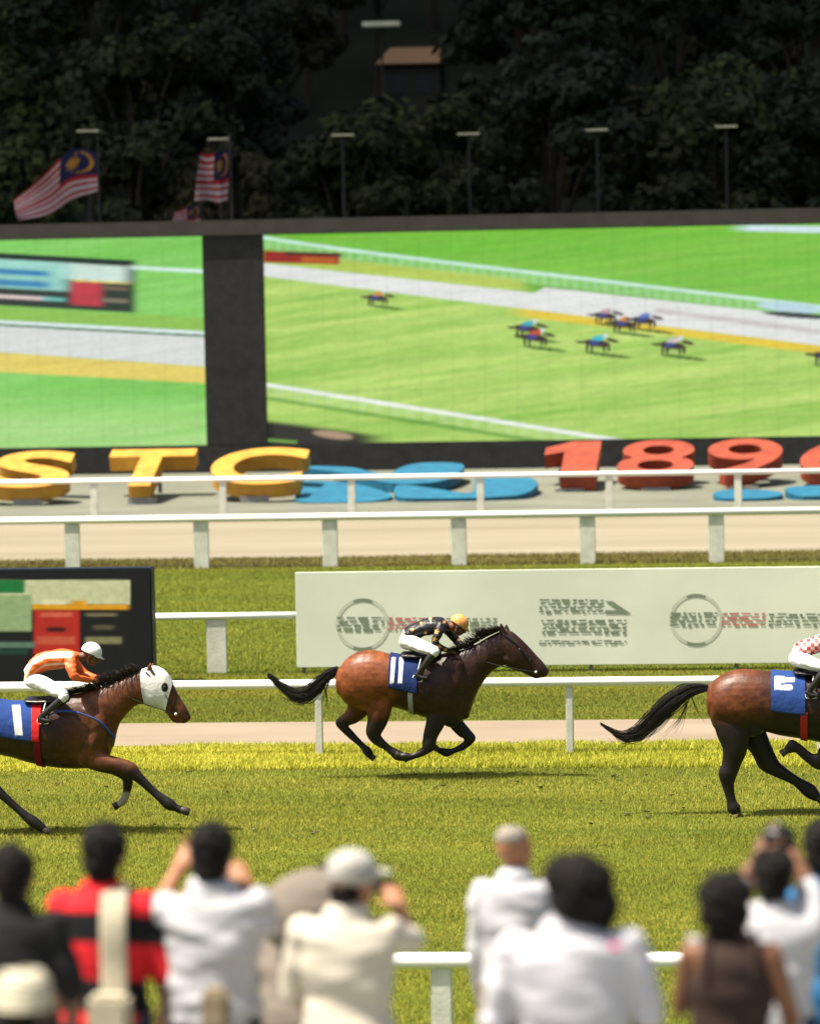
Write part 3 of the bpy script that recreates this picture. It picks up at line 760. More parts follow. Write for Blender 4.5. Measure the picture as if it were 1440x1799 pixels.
def strands(name, guide, m, parent, n=220, r=.004, seed=1, extra=(), core=True, short=.35):
    """guide: list of (point3, halfwidth vector N, half width lateral); hair strands following it"""
    rnd = np.random.default_rng(seed); bm = bmesh.new()
    G_ = resample([sec(g[0], g[1], (0, g[2], 0)) for g in guide], 4)
    def one(path, r0):
        prev = None
        for i, p in enumerate(path):
            f = 1 - .8 * i / (len(path) - 1)
            t = path[min(i + 1, len(path) - 1)] - path[max(i - 1, 0)]; t /= np.linalg.norm(t) + 1e-9
            a = np.cross(t, (0, 1, .02)); a /= np.linalg.norm(a) + 1e-9; b = np.cross(t, a)
            rg = [bm.verts.new(p + r0 * f * (a * math.cos(q) + b * math.sin(q))) for q in (0, 2.1, 4.2)]
            if prev:
                for k in range(3): bm.faces.new((prev[k], prev[(k + 1) % 3], rg[(k + 1) % 3], rg[k]))
            prev = rg
    for k in range(n):
        a, b = rnd.normal(0, .5), rnd.normal(0, .5); a = max(-1.15, min(1.15, a)); L = len(G_)
        end = int(L * (1 - short * rnd.random() ** 2)); w = rnd.normal(0, .12, 2)
        path = [G_[i][:3] + G_[i][3:6] * (a + w[0] * math.sin(i * .5)) + G_[i][6:9] * (b + w[1] * math.cos(i * .4)) for i in range(max(4, end))]
        one(path, r * rnd.uniform(.6, 1.3))
    for e in extra:
        e = [np.array(q) for q in e]; ee = [x[:3] for x in resample([np.concatenate([q, np.zeros(6)]) for q in e], 5)]
        for k in range(5): j = rnd.normal(0, .006, 3); one([p + j * (1 + i * .4) for i, p in enumerate(ee)], r * .8)
    return bm_obj(name, bm, m, parent, True)

def shell(name, pl, secs, a0, a1, t0, t1, grow, fn, m, parent, thick=.008, n=72, q=90, lo=None):
    """cloth laid over the loft of secs: ring angles a0..a1 (0 = top), length t0..t1 (0..1)"""
    rs = resample(secs, 12); L = len(rs) - 1; bm = bmesh.new(); g = []
    for i in range(q + 1):
        f = (t0 + (t1 - t0) * i / q) * L; k = min(int(f), L - 1); s_ = rs[k] * (1 - f + k) + rs[k + 1] * (f - k); row = []
        for j in range(n + 1):
            a = a0 + (a1 - a0) * j / n
            Nn, Ll = s_[3:6], s_[6:9]; gN = 1 + grow / np.linalg.norm(Nn); gL = 1 + grow / np.linalg.norm(Ll)
            row.append(bm.verts.new(s_[:3] + Nn * gN * math.cos(a) + Ll * gL * math.sin(a)))
        g.append(row)
    for i in range(q):
        for j in range(n): bm.faces.new((g[i][j], g[i][j + 1], g[i + 1][j + 1], g[i + 1][j]))
    me = bpy.data.meshes.new(name); bm.to_mesh(me); bm.free()
    me.polygons.foreach_set('use_smooth', np.ones(len(me.polygons), bool)); paint(me, fn)
    o = link(name, me, m, parent); sd = o.modifiers.new('s', 'SOLIDIFY'); sd.thickness = thick; sd.offset = 0
    return o

coat = mat('horse coat', (1, 1, 1), .43, scale=6, bump=.7, bscale=5, spec=.28, attr=True, detail=6)
hairm = mat('horse hair', (.012, .009, .008), .45, (.03, .02, .014), 20, 0, 60, (1, 1, 1), .4)
cloth_attr = mat('printed cloth', (1, 1, 1), .8, scale=4, bump=.8, bscale=9, spec=.1, attr=True)
silk = mat('silk', (1, 1, 1), .45, scale=4, bump=.7, bscale=16, spec=.35, attr=True)
breech = fabric('white breeches', (.72, .72, .7), .6, 16, (1, 1, 1))
tack = M['black_leather']

def horse(label, pl, torso, neck, head, ears, legs, muscles, tail, mane, eye, paintfn, cloth, hooves, extra_tail=(), cat='horse', hood=None):
    tubes = [('raw', capped(resample([pl.tb(*t) for t in torso], 6), .38)), [pl.tb(*t) for t in neck], [pl.tb(*t) for t in head]]
    for e in ears: tubes.append(pl.lm(e))
    for off, pts in legs:
        kn = 3 if len(pts) <= 8 else 4; q_ = []
        for i, p in enumerate(pts):
            f = 1.25 if i > 1 else 1.05
            if i == kn: f *= 1.14
            elif i == kn + 2: f *= .9
            elif i > kn + 1 and i < len(pts) - 1 and p[2] > pts[i - 1][2] and p[2] > pts[i + 1][2]: f *= 1.16
            q_.append((p[0], p[1], p[2] * f * (.85 if i == 0 else 1), p[3] * f * .97 * (.72, .92, 1)[min(i, 2)]))
        tubes.append(pl.lm(q_, off))
    for off, pts in muscles: tubes.append(pl.lm(pts, off)); 
    body = blob('racehorse', tubes, coat, None, .0115, 7, paintfn)
    tag(body, label, cat)
    # tail
    g = [(pl.pt(u, v), np.array(pl.pt(u, v - w)) - pl.pt(u, v), w * pl.m * .55) for u, v, w in tail]
    strands('tail', g, hairm, body, 420, .0048, 3, [[pl.pt(*q) for q in e] for e in extra_tail])
    rnd = random.Random(5); bm = bmesh.new()
    # mane: short locks thrown back from the crest
    cr_ = resample([np.concatenate([pl.pt(u, v), pl.pt(u + du, v + dv, -.02) - pl.pt(u, v), (0, 0, 0)]) for u, v, du, dv in mane], 10)
    for k in range(420):
        f = rnd.random() * (len(cr_) - 1.001); i = int(f); s_ = cr_[i] * (1 - f + i) + cr_[i + 1] * (f - i)
        d = s_[3:6] * rnd.uniform(.5, 1.15); side = rnd.gauss(-.02, .035)
        p0 = s_[:3]; p = [p0 + np.array((0, side * .4, 0)), p0 + d * .5 + np.array((rnd.gauss(0, .012), side, .03 * rnd.random())), p0 + d + np.array((rnd.gauss(0, .02), side * 1.6, rnd.gauss(0, .02)))]
        prev = None
        for j, q in enumerate(p):
            rr = (.007, .006, .001)[j]; rg = [bm.verts.new(q + np.array(o_) * rr) for o_ in ((1, 0, 0), (-.5, .8, .2), (-.5, -.8, -.2))]
            if prev:
                for z in range(3): bm.faces.new((prev[z], prev[(z + 1) % 3], rg[(z + 1) % 3], rg[z]))
            prev = rg
    bm_obj('mane', bm, hairm, body, True)
    for sg in (-1, 1):
        bm = bmesh.new(); c = pl.pt(eye[0], eye[1], sg * eye[2])
        bmesh.ops.create_uvsphere(bm, u_segments=14, v_segments=10, radius=.024, matrix=Matrix.Translation(c)); bm_obj('eye', bm, M['eye'], body, True)
    for off, (a, b, r0, r1) in hooves:
        A, B = Vector(pl.pt(*a, off)), Vector(pl.pt(*b, off)); bm = bmesh.new()
        cyl(bm, A, B, r0, 18, r1); bmesh.ops.bevel(bm, geom=[e for e in bm.edges if e.calc_length() < .05], offset=.004, segments=1, affect='EDGES')
        bm_obj('hoof', bm, M['hoof'], body, True)
    ts = [pl.tb(*t) for t in torso]
    if cloth: shell('saddle_cloth', pl, ts, -R(100), R(100), cloth[0], cloth[1], .018, cloth[2], cloth_attr, body)
    return body, ts

def tubes_mesh(bm, pts, r, n=8):
    loft(bm, limb3([(*p, r) for p in pts]), 4, True, n)

# ------------------------------------------------------------------ heads, hands
def head_tubes(c, fwd, up):
    f = Vector(fwd).normalized(); u = Vector(up); u = (u - f * u.dot(f)).normalized(); r = f.cross(u)
    M3 = Matrix((r, f, u)).transposed(); c = Vector(c)
    q = lambda x, y, z: tuple(c + r * x + f * y + u * z)
    t = [ell(q(0, -.012, .028), .076, .098, .088, M3), ell(q(0, .022, -.045), .06, .068, .072, M3), ell(q(0, .052, -.085), .034, .034, .028, M3)]
    t.append(limb3([(*q(0, .086, .02), .012), (*q(0, .102, -.012), .013), (*q(0, .108, -.034), .017)], flat=r))
    for s in (-1, 1):
        t.append(ell(q(.03 * s, .078, .022), .026, .02, .012, M3))
        t.append(ell(q(.078 * s, -.004, -.012), .01, .022, .033, M3))
        t.append(ell(q(.034 * s, .064, -.03), .024, .022, .018, M3))
    t.append(ell(q(0, .087, -.062), .024, .012, .006, M3)); t.append(ell(q(0, .084, -.074), .02, .012, .007, M3))
    return t, M3, q
def face_bits(q, body):
    for s in (-1, 1):
        bm = bmesh.new(); bmesh.ops.create_uvsphere(bm, u_segments=12, v_segments=8, radius=.0135, matrix=Matrix.Translation(q(.03 * s, .082, .0)))
        bm_obj('eye', bm, M['eye'], body, True)
def hand_tubes(w, d, side, s=1.0, curl=.9, thumb=1):
    """w wrist, d hand direction, side: vector across the palm towards the thumb"""
    d = Vector(d).normalized(); sd = Vector(side); sd = (sd - d * sd.dot(d)).normalized(); n = d.cross(sd)   # n: back of the hand
    w = Vector(w); q = lambda a, b, c: w + (d * a + sd * b + n * c) * s
    t = [limb3([(*q(-.03, 0, 0), .024 * s, .03 * s), (*q(.03, 0, 0), .017 * s, .038 * s), (*q(.085, 0, 0), .014 * s, .041 * s)], flat=sd)]
    for k, L in enumerate((.072, .08, .075, .058)):
        b = .03 - k * .02; r_ = (.0092 - k * .0005) * s; p = q(.08, b, 0); pts = [(*p, r_)]; a = .2 + .12 * k * curl; x, z = .08, 0
        for f in (.45, .3, .25):
            x += math.cos(a) * L * f; z -= math.sin(a) * L * f; pts.append((*q(x, b * 1.05, z), r_ * (.95 if f > .4 else .85))); a += curl
        t.append(limb3(pts, flat=sd))
    t.append(limb3([(*q(.02, .032, -.005), .012 * s), (*q(.05, .056, -.016), .0105 * s), (*q(.078, .06, -.036), .0085 * s)], flat=n))
    return t

# ------------------------------------------------------------------ jockeys
def jockey(label, pl, T, neckp, headc, fwd, armN, armF, thighN, shinN, footN, helmet, silkfn, helm_col, offs=(.2, .2), belt=None):
    m = pl.m
    tb = [pl.lm(T)]
    mir = lambda pts: [(p[0], p[1], p[2], p[3] if len(p) > 3 else None, -(p[4])) for p in pts]
    arms = [pl.lm(armN), pl.lm(armF)]
    thighs = [pl.lm(thighN), pl.lm(mir(thighN))]; shins = [pl.lm(shinN), pl.lm(mir(shinN))]; feet = [pl.lm(footN), pl.lm(mir(footN))]
    hc = pl.pt(*headc); ht, M3, q = head_tubes(hc, fwd, (0, 0, 1) if abs(fwd[2]) < .8 else (-1, 0, 0))
    shrink = lambda tt, d: [np.concatenate([s_[:3], s_[3:6] * max(.35, 1 - d / np.linalg.norm(s_[3:6])), s_[6:9] * max(.35, 1 - d / np.linalg.norm(s_[6:9]))]) for s_ in tt]
    nk = pl.lm(neckp)
    bt = [shrink(t, .014) for t in tb + arms + thighs + shins + feet] + [nk]
    body_m = to_mesh(bt + ht, .009, 3)
    hs = []
    for A, sg in ((armN, -1), (armF, 1)):
        a, b = pl.pt(A[-2][0], A[-2][1], A[-2][4]), pl.pt(A[-1][0], A[-1][1], A[-1][4])
        hs.append(to_mesh(hand_tubes(b, b - a, (0, -sg, .9), 1.0, 1.25), .0045, 1))
    me = join_meshes([body_m] + hs); body = link('person', me, M['skin_dark']); tag(body, label, 'jockey')
    face_bits(q, body)
    blob('silk_jacket', tb + arms, silk, body, .009, 4, silkfn, .012, 9)
    blob('breeches', thighs + [pl.lm([T[0], T[1]])] + [t[:2] for t in []], breech, body, .009, 3, None, .01, 9)
    for t, ft in zip(shins, feet):
        blob('boot', [t, ft], tack, body, .008, 2)
        top = [t[0], (t[0] * .72 + t[1] * .28)]
        top = [np.concatenate([x[:3], x[3:] * 1.12]) for x in top]
        blob('boot_top', [top], M['white_cloth'], body, .008, 2)
    # helmet: dome with peak
    f = Vector(fwd).normalized(); u = Vector((0, 0, 1)) - f * f.z; u.normalize(); r = f.cross(u)
    bm = bmesh.new(); hcv = Vector(hc) + u * .035 - f * .012
    bmesh.ops.create_uvsphere(bm, u_segments=32, v_segments=20, radius=1, matrix=Matrix.Translation(hcv) @ Matrix((r * .098, f * .122, u * .108)).transposed().to_4x4())
    bmesh.ops.delete(bm, geom=[v for v in bm.verts if (v.co - hcv).dot(u) < -.018 - max(0, (v.co - hcv).dot(f)) * .1], context='VERTS')
    # peak
    n = 14; a_ = []; b_ = []; c_ = []
    for k in range(n + 1):
        t = R(-62 + 124 * k / n)
        base = hcv + r * (.098 * math.sin(t)) + f * (.12 * math.cos(t)) + u * (-.012)
        tip = hcv + r * (.1 * math.sin(t)) + f * (.12 * math.cos(t) + .055 * math.cos(t * 1.35)) + u * (-.032)
        a_.append(bm.verts.new(base)); b_.append(bm.verts.new(tip)); c_.append(bm.verts.new(base - u * .008))
    for k in range(n): bm.faces.new((a_[k], a_[k + 1], b_[k + 1], b_[k])); bm.faces.new((c_[k], b_[k], b_[k + 1], c_[k + 1]))
    bm_obj('helmet', bm, helm_col, body, True)
    bm = bmesh.new(); tubes_mesh(bm, [hcv + r * x + f * y + u * z for x, y, z in ((-.088, .03, -.03), (-.055, .092, -.038), (0, .108, -.036), (.055, .092, -.038), (.088, .03, -.03))], .011)
    bm_obj('goggles', bm, M['black_leather'], body, True)
    bm = bmesh.new(); tubes_mesh(bm, [hcv + r * x + f * y + u * z for x, y, z in ((-.08, .01, -.02), (-.06, .03, -.11), (0, .05, -.142), (.06, .03, -.11), (.08, .01, -.02))], .006)
    bm_obj('chin_strap', bm, tack, body, True)
    return body

def bridle(pl, body, bit, poll, brow, jaw, nose_t, nose_b, hw, hands, offs):
    bm = bmesh.new()
    for s in (-1, 1):
        tubes_mesh(bm, [pl.pt(*poll, s * hw * .8), pl.pt(*brow, s * hw * 1.06), pl.pt(*bit, s * hw * .72)], .008)
    tubes_mesh(bm, [pl.pt(*nose_t, 0), pl.pt((nose_t[0] + nose_b[0]) / 2, (nose_t[1] + nose_b[1]) / 2, -hw * .82), pl.pt(*nose_b, 0), pl.pt((nose_t[0] + nose_b[0]) / 2, (nose_t[1] + nose_b[1]) / 2, hw * .82), pl.pt(*nose_t, 0)], .009)
    bm_obj('bridle', bm, tack, body, True)
    for s, h in zip((-1, 1), hands):
        bm = bmesh.new(); a = pl.pt(*bit, s * hw * .75); b = pl.pt(*h, s * abs(offs)); mid = (a + b) / 2 + np.array((0, s * .04, -.03))
        tubes_mesh(bm, [a, mid, b], .0065); bm_obj('rein', bm, tack, body, True)
        bm = bmesh.new(); bmesh.ops.create_uvsphere(bm, u_segments=10, v_segments=8, radius=.018, matrix=Matrix.Translation(a)); bm_obj('bit_ring', bm, M['white_cloth'], body, True)
def saddle(pl, body, pts, stirrups, girth, off=.235):
    tubes = [pl.lm([(u, v, r, rl, 0) for u, v, r, rl in pts])]
    blob('saddle', tubes, tack, body, .01, 3)
    for s in (-1, 1):
        st = stirrups; bm = bmesh.new(); a = pl.pt(*st[0], s * off); b = pl.pt(*st[1], s * (off + .06))
        tubes_mesh(bm, [a, (a + b) / 2 + np.array((0, s * .012, 0)), b], .007)
        w = .055
        tubes_mesh(bm, [b, b + (-w, 0, -.05), b + (-w, 0, -.1), b + (w, 0, -.1), b + (w, 0, -.05), b], .008)
        bm_obj('stirrup', bm, M['white_cloth'], body, True)
def girth_band(pl, body, ts, t0, t1, col):
    shell('girth', pl, ts, R(95), R(265), t0, t1, .012, lambda co: np.tile(np.array(col), (len(co), 1)), cloth_attr, body, .006, 40, 6)

def bay(pl, hindcol, forecol, uh, uf, legv, sock=None, nost=None):
    def fn(co):
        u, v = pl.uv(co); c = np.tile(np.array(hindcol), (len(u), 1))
        c = over(c, forecol, sstep(uh, uf, u))  # hind and fore tones: part coat colour, part painted light and shade
        k_ = .36 / pl.m * .0028; n = vnoise(u, v, 34 * k_, 30 * k_, 3)
        n2 = vnoise(u + 400, v, 75 * k_, 60 * k_, 8); c = c * (.42 + .5 * n[:, None] + .62 * n2[:, None])
        c = over(c, (.012, .009, .008), sstep(legv[0], legv[1], v + 18 * (n - .5)))
        if nost is not None: c = over(c, (.006, .005, .005), 1 - sstep(.7, 1.1, np.hypot((u - nost[0]) / nost[2], (v - nost[1]) / (nost[2] * .7)))); c = over(c, (.018, .01, .008), sstep(nost[0] - nost[2] * 3.5, nost[0] - nost[2], u) * .6 * (v < nost[1] + 300))
        if sock is not None: c = over(c, (.35, .3, .25), sock(u, v))
        return c
    return fn

# ---- middle horse (number 11)
YM = G(760, 1368).y
A = Pl(440, 1040, 2.5714, YM)
torso = [((404, 342), (404, 470), .15), ((432, 302), (432, 505), .22), ((490, 268), (480, 530), .27), ((560, 262), (555, 535), .285), ((630, 279), (630, 520), .28),
         ((700, 290), (698, 536), .29), ((775, 290), (772, 562), .3), ((850, 282), (848, 590), .29), ((915, 270), (900, 612), .26), ((948, 310), (935, 605), .21), ((975, 360), (962, 575), .15)]
neck = [((880, 275), (985, 570), .17), ((950, 262), (1018, 470), .14), ((1010, 240), (1055, 402), .115), ((1065, 208), (1100, 352), .1), ((1120, 180), (1150, 330), .095)]
head = [((1128, 178), (1140, 325), .085), ((1172, 174), (1182, 352), .1), ((1215, 206), (1222, 362), .105), ((1252, 242), (1240, 372), .088), ((1288, 282), (1262, 382), .07), ((1322, 318), (1285, 392), .062), ((1342, 346), (1312, 388), .045)]
ears = [[(1150, 205, 17, .024, -.045), (1136, 172, 16, .016, -.052), (1130, 142, 6, .008, -.055)], [(1166, 205, 17, .024, .045), (1156, 174, 16, .016, .052), (1154, 148, 6, .008, .055)]]
legs = [
    (-.13, [(565, 430, 72, .13), (580, 512, 60, .11), (574, 580, 38, .075), (556, 640, 25, .048), (572, 668, 21, .04), (620, 705, 15, .03), (665, 738, 17, .035), (700, 748, 14, .03)]),
    (.13, [(488, 440, 66, .12), (492, 515, 56, .1), (458, 562, 31, .065), (412, 597, 22, .045), (440, 632, 16, .035), (500, 690, 13, .03), (530, 722, 15, .032), (545, 745, 12, .03)]),
    (-.15, [(850, 520, 60, .09), (835, 590, 42, .075), (812, 650, 27, .055), (803, 698, 22, .045), (780, 722, 15, .035), (735, 742, 13, .03), (700, 746, 15, .033), (675, 742, 12, .03)]),
    (.15, [(910, 540, 52, .09), (930, 595, 33, .065), (965, 635, 24, .05), (990, 662, 20, .042), (965, 694, 14, .032), (915, 718, 12, .03), (885, 726, 14, .032), (850, 715, 11, .03)])]
muscles = [(-.11, [(478, 385, 34, .08), (505, 440, 62, .15), (560, 510, 36, .1)]), (.11, [(478, 385, 34, .08), (505, 440, 62, .15), (560, 510, 36, .1)]), (-.1, [(585, 380, 30, .1), (600, 450, 45, .13), (590, 520, 40, .12)]),
           (-.13, [(930, 330, 34, .08), (915, 420, 52, .11), (870, 520, 50, .11)]), (.13, [(930, 330, 34, .08), (915, 420, 52, .11), (870, 520, 50, .11)]),
           (0, [(1160, 300, 30, .1), (1185, 318, 22, .09)])]
tail = [(392, 352, 14), (350, 378, 26), (305, 425, 38), (255, 462, 36), (200, 468, 30), (150, 436, 22), (105, 398, 18), (68, 364, 8)]
mane = [(930, 268, -55, -8), (1000, 238, -52, -22), (1060, 205, -45, -35), (1100, 186, -60, -22), (1140, 168, -35, -10)]
def clothM(co):
    u, v = A.uv(co); c = np.tile(np.array((.012, .026, .1)), (len(u), 1))
    for a, b in ((637, 655), (673, 692)):
        sh = (v - 295) * -.07
        c = over(c, (.72, .72, .7), band(u - sh, a, b, 1) * band(v, 296, 412, 1.5))
    return c
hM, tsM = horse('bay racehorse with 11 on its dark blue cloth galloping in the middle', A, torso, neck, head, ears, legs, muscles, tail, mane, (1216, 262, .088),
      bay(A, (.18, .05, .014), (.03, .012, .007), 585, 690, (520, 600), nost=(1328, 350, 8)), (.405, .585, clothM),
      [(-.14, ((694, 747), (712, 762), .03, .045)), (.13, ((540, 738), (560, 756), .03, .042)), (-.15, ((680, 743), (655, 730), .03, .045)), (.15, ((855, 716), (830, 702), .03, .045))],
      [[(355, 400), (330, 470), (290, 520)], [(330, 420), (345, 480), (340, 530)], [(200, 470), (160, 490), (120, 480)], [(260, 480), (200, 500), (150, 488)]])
gold = (.62, .3, .06)
def silkM(co):
    u, v = A.uv(co); c = np.tile(np.array((.012, .012, .014)), (len(u), 1))
    for cu, cv, r in ((840, 178, 13), (832, 214, 12), (850, 250, 14), (812, 118, 9), (770, 140, 8), (880, 262, 10), (730, 170, 9), (790, 185, 9), (875, 135, 9), (940, 215, 9)):
        th = np.arctan2(v - cv, u - cu); d = np.hypot(u - cu, v - cv) / (r * (.72 + .28 * np.cos(5 * th)))
        c = over(c, gold, 1 - sstep(.85, 1.1, d))
    c = over(c, (.6, .5, .35), band(u - v * .3, 770, 776, 1) * band(v, 100, 140, 4))
    return c
hcM = (940, 152)
jT = [(705, 222, 32, .15, 0), (722, 190, 38, .165, 0), (768, 168, 38, .165, 0), (820, 152, 38, .18, 0), (860, 148, 34, .19, 0), (882, 152, 20, .12, 0)]
jNeck = [(870, 152, 20, .06, 0), (912, 158, 18, .055, 0)]
armN = [(862, 150, 24, .05, -.17), (848, 190, 21, .048, -.24), (834, 228, 18, .042, -.25), (870, 256, 14, .036, -.18), (905, 266, 11, .03, -.09)]
armF = [(868, 150, 24, .05, .17), (905, 190, 21, .048, .22), (940, 232, 18, .042, .22), (975, 246, 14, .036, .15), (1002, 248, 11, .03, .07)]
thighN = [(703, 222, 38, .09, -.09), (755, 240, 33, .08, -.19), (805, 258, 26, .065, -.27), (832, 266, 22, .055, -.3)]
shinN = [(834, 268, 19, .05, -.3), (808, 300, 18, .048, -.31), (778, 340, 14, .036, -.32), (757, 368, 12, .032, -.32)]
footN = [(750, 374, 11, .032, -.32), (772, 386, 10, .034, -.33), (795, 388, 8, .03, -.33)]
jockey('crouching jockey in black silks with gold stars and orange helmet on the middle horse', A, jT, jNeck, hcM, (.82, 0, -.5), armN, armF, thighN, shinN, footN, None, silkM,
       mat('orange helmet', (.68, .33, .1), .4, (.6, .26, .07), 20))
bridle(A, hM, (1288, 362), (1140, 190), (1215, 250), None, (1262, 262), (1262, 372), .098, ((930, 272), (1020, 252)), .05)
saddle(A, hM, [(690, 281, 12, .2), (740, 285, 16, .22), (800, 284, 15, .22), (850, 272, 14, .16)], ((770, 300), (752, 368)), None)
girth_band(A, hM, tsM, .53, .56, (.3, .3, .28))

# ---- hooded horse at the left
YL = G(150, 1465).y
D = Pl(20, 1100, 4.2353, YL)
torso = [((-425, 615), (-420, 830), .15), ((-390, 566), (-385, 900), .23), ((-290, 520), (-290, 950), .27), ((-150, 540), (-150, 950), .28), ((0, 566), (0, 975), .29),
         ((160, 560), (150, 1018), .3), ((320, 535), (325, 1052), .3), ((460, 505), (470, 1062), .27), ((590, 500), (605, 1055), .24), ((665, 570), (670, 1030), .2), ((722, 660), (720, 975), .15)]
neck = [((450, 510), (765, 900), .17), ((590, 478), (800, 745), .14), ((730, 430), (850, 670), .115), ((860, 380), (930, 590), .1), ((975, 330), (1010, 580), .095)]
head = [((985, 325), (1010, 585), .085), ((1070, 305), (1055, 600), .1), ((1150, 345), (1115, 608), .1), ((1205, 430), (1150, 640), .085), ((1250, 520), (1178, 685), .07), ((1302, 600), (1215, 720), .06), ((1330, 655), (1268, 722), .045)]
ears = [[(1030, 335, 24, .022, -.045), (1030, 300, 20, .014, -.05), (1040, 272, 7, .007, -.052)], [(1045, 335, 24, .022, .045), (1048, 300, 20, .014, .05), (1058, 272, 7, .007, .052)]]
legs = [
    (-.15, [(560, 900, 110, .11), (610, 985, 82, .09), (710, 1025, 58, .07), (820, 1048, 52, .06), (890, 1078, 46, .052), (950, 1128, 33, .042), (1080, 1250, 28, .036), (1175, 1325, 32, .04), (1225, 1352, 24, .036), (1262, 1368, 26, .036)]),
    (.15, [(600, 960, 80, .09), (730, 1040, 50, .065), (850, 1098, 42, .05), (868, 1150, 28, .042), (858, 1240, 24, .034), (835, 1300, 27, .036), (800, 1325, 22, .034)]),
    (-.14, [(-320, 760, 120, .12), (-290, 900, 105, .11), (-230, 1030, 65, .075), (-175, 1150, 42, .055), (-110, 1215, 32, .042), (60, 1370, 27, .036), (170, 1460, 31, .038), (240, 1505, 25, .034)]),
    (.14, [(-330, 780, 120, .12), (-350, 930, 90, .1), (-400, 1060, 55, .07), (-450, 1170, 40, .055), (-420, 1260, 28, .04), (-350, 1410, 26, .036), (-320, 1480, 28, .036), (-290, 1520, 24, .034)])]
muscles = [(-.1, [(-340, 720, 60, .08), (-310, 800, 105, .14), (-240, 910, 70, .1)]), (.1, [(-340, 720, 60, .08), (-310, 800, 105, .14), (-240, 910, 70, .1)]),
           (-.14, [(560, 640, 60, .08), (640, 740, 75, .1), (600, 880, 85, .11), (560, 980, 75, .1)]), (.13, [(560, 640, 60, .08), (640, 740, 75, .1), (600, 880, 85, .11)]),
           (0, [(1060, 530, 40, .07), (1090, 550, 30, .07)])]
tail = [(-445, 660, 22), (-520, 650, 36), (-600, 680, 55), (-680, 740, 58), (-760, 820, 48), (-840, 880, 30), (-900, 900, 10)]
mane = [(450, 505, -60, -22), (590, 478, -80, -45), (730, 430, -85, -60), (860, 378, -80, -60), (970, 325, -60, -40)]
def clothL(co):
    u, v = D.uv(co); c = np.tile(np.array((.02, .05, .19)), (len(u), 1))
    c = over(c, (.72, .72, .7), band(u - (v - 590) * .1, 8, 66, 2) * band(v, 590, 812, 2))
    c = over(c, (.55, .02, .02), sstep(150, 154, u))
    return c
hL, tsL = horse('dark bay racehorse wearing a white hood at the left edge', D, torso, neck, head, ears, legs, muscles, tail, mane, (1142, 455, .09),
      bay(D, (.034, .013, .007), (.1, .033, .011), 300, 640, (1000, 1120), nost=(1305, 648, 14), sock=lambda u, v: band(u, 740, 900, 8) * sstep(1225, 1245, v) * (1 - sstep(1345, 1350, v)) * (1 - sstep(880, 900, u))), (.33, .555, clothL),
      [(-.15, ((1250, 1362), (1325, 1385), .04, .05)), (.15, ((808, 1320), (765, 1345), .036, .046)), (-.14, ((232, 1500), (285, 1545), .036, .048)), (.14, ((-292, 1515), (-262, 1552), .036, .048))])
hood_secs = [D.tb(*t) for t in ([((945, 345), (985, 585), .1)] + head[:5])]
def hoodfn(co):
    u, v = D.uv(co); c = np.tile(np.array((.62, .62, .58)), (len(u), 1))
    c = over(c, (.015, .013, .012), 1 - sstep(.85, 1.05, np.hypot((u - 1142) / 27, (v - 456) / 38)))
    c = over(c, (.02, .015, .012), 1 - sstep(.8, 1.1, np.hypot(((u - 1045) + (v - 335) * -.6) / 17, (v - 335) / 42)))
    return c
shell('hood', D, hood_secs, -math.pi, math.pi, .1, .80, .012, hoodfn, cloth_attr, hL, .006, 96, 60)
def silkL(co):
    u, v = D.uv(co); c = np.tile(np.array((.7, .13, .025)), (len(u), 1))
    sp = v - np.interp(u, [100, 160, 250, 360, 450], [360, 270, 225, 215, 215])
    c = over(c, (.75, .66, .5), band(sp, -26, 18, 7) * (1 - sstep(430, 470, u)))
    c = over(c, (.75, .66, .5), 1 - sstep(125, 150, u - (v - 400) * .1))
    c = over(c, (.75, .66, .5), band(sp, 58, 72, 6) * sstep(200, 260, u) * (1 - sstep(400, 440, u)) * .8)
    return c
T = [(150, 405, 52, .15, 0), (160, 335, 62, .165, 0), (225, 275, 72, .17, 0), (320, 248, 76, .175, 0), (410, 240, 70, .19, 0), (470, 235, 48, .15, 0)]
jockey('crouching jockey in orange and cream silks with white helmet at the left', D, T, [(460, 230, 36, .06, 0), (545, 225, 32, .055, 0)], (598, 212), (.86, 0, -.36),
       [(440, 250, 44, .055, -.16), (450, 320, 40, .05, -.22), (470, 375, 34, .044, -.25), (540, 395, 26, .036, -.17), (610, 405, 20, .03, -.08)],
       [(450, 250, 44, .055, .16), (500, 310, 40, .05, .22), (560, 370, 34, .044, .22), (620, 385, 26, .036, .14), (670, 390, 20, .03, .07)],
       [(165, 405, 60, .09, -.09), (250, 435, 56, .08, -.19), (340, 485, 46, .065, -.27), (395, 515, 38, .055, -.3)],
       [(395, 522, 34, .05, -.3), (345, 570, 30, .046, -.31), (280, 625, 25, .036, -.32), (225, 672, 22, .032, -.32)],
       [(215, 685, 20, .032, -.32), (250, 700, 18, .034, -.33), (290, 704, 14, .03, -.33)], None, silkL, mat('white helmet', (.75, .75, .74), .35, (.7, .7, .7), 20))
bridle(D, hL, (1225, 655), (1000, 340), (1120, 470), None, (1228, 500), (1175, 680), .1, ((655, 412), (700, 398)), .05)
saddle(D, hL, [(130, 548, 24, .2), (230, 552, 30, .22), (340, 540, 28, .22), (430, 515, 26, .16)], ((255, 575), (235, 660)), None)
girth_band(D, hL, tsL, .53, .56, (.16, .01, .015))
bm = bmesh.new()
tubes_mesh(bm, [D.pt(280, 665, -.30), D.pt(350, 635, -.3), D.pt(480, 640, -.27), D.pt(640, 700, -.25), D.pt(770, 830, -.1)], .013); bm_obj('breast_girth', bm, mat('blue webbing', (.02, .07, .3), .7), hL, True)

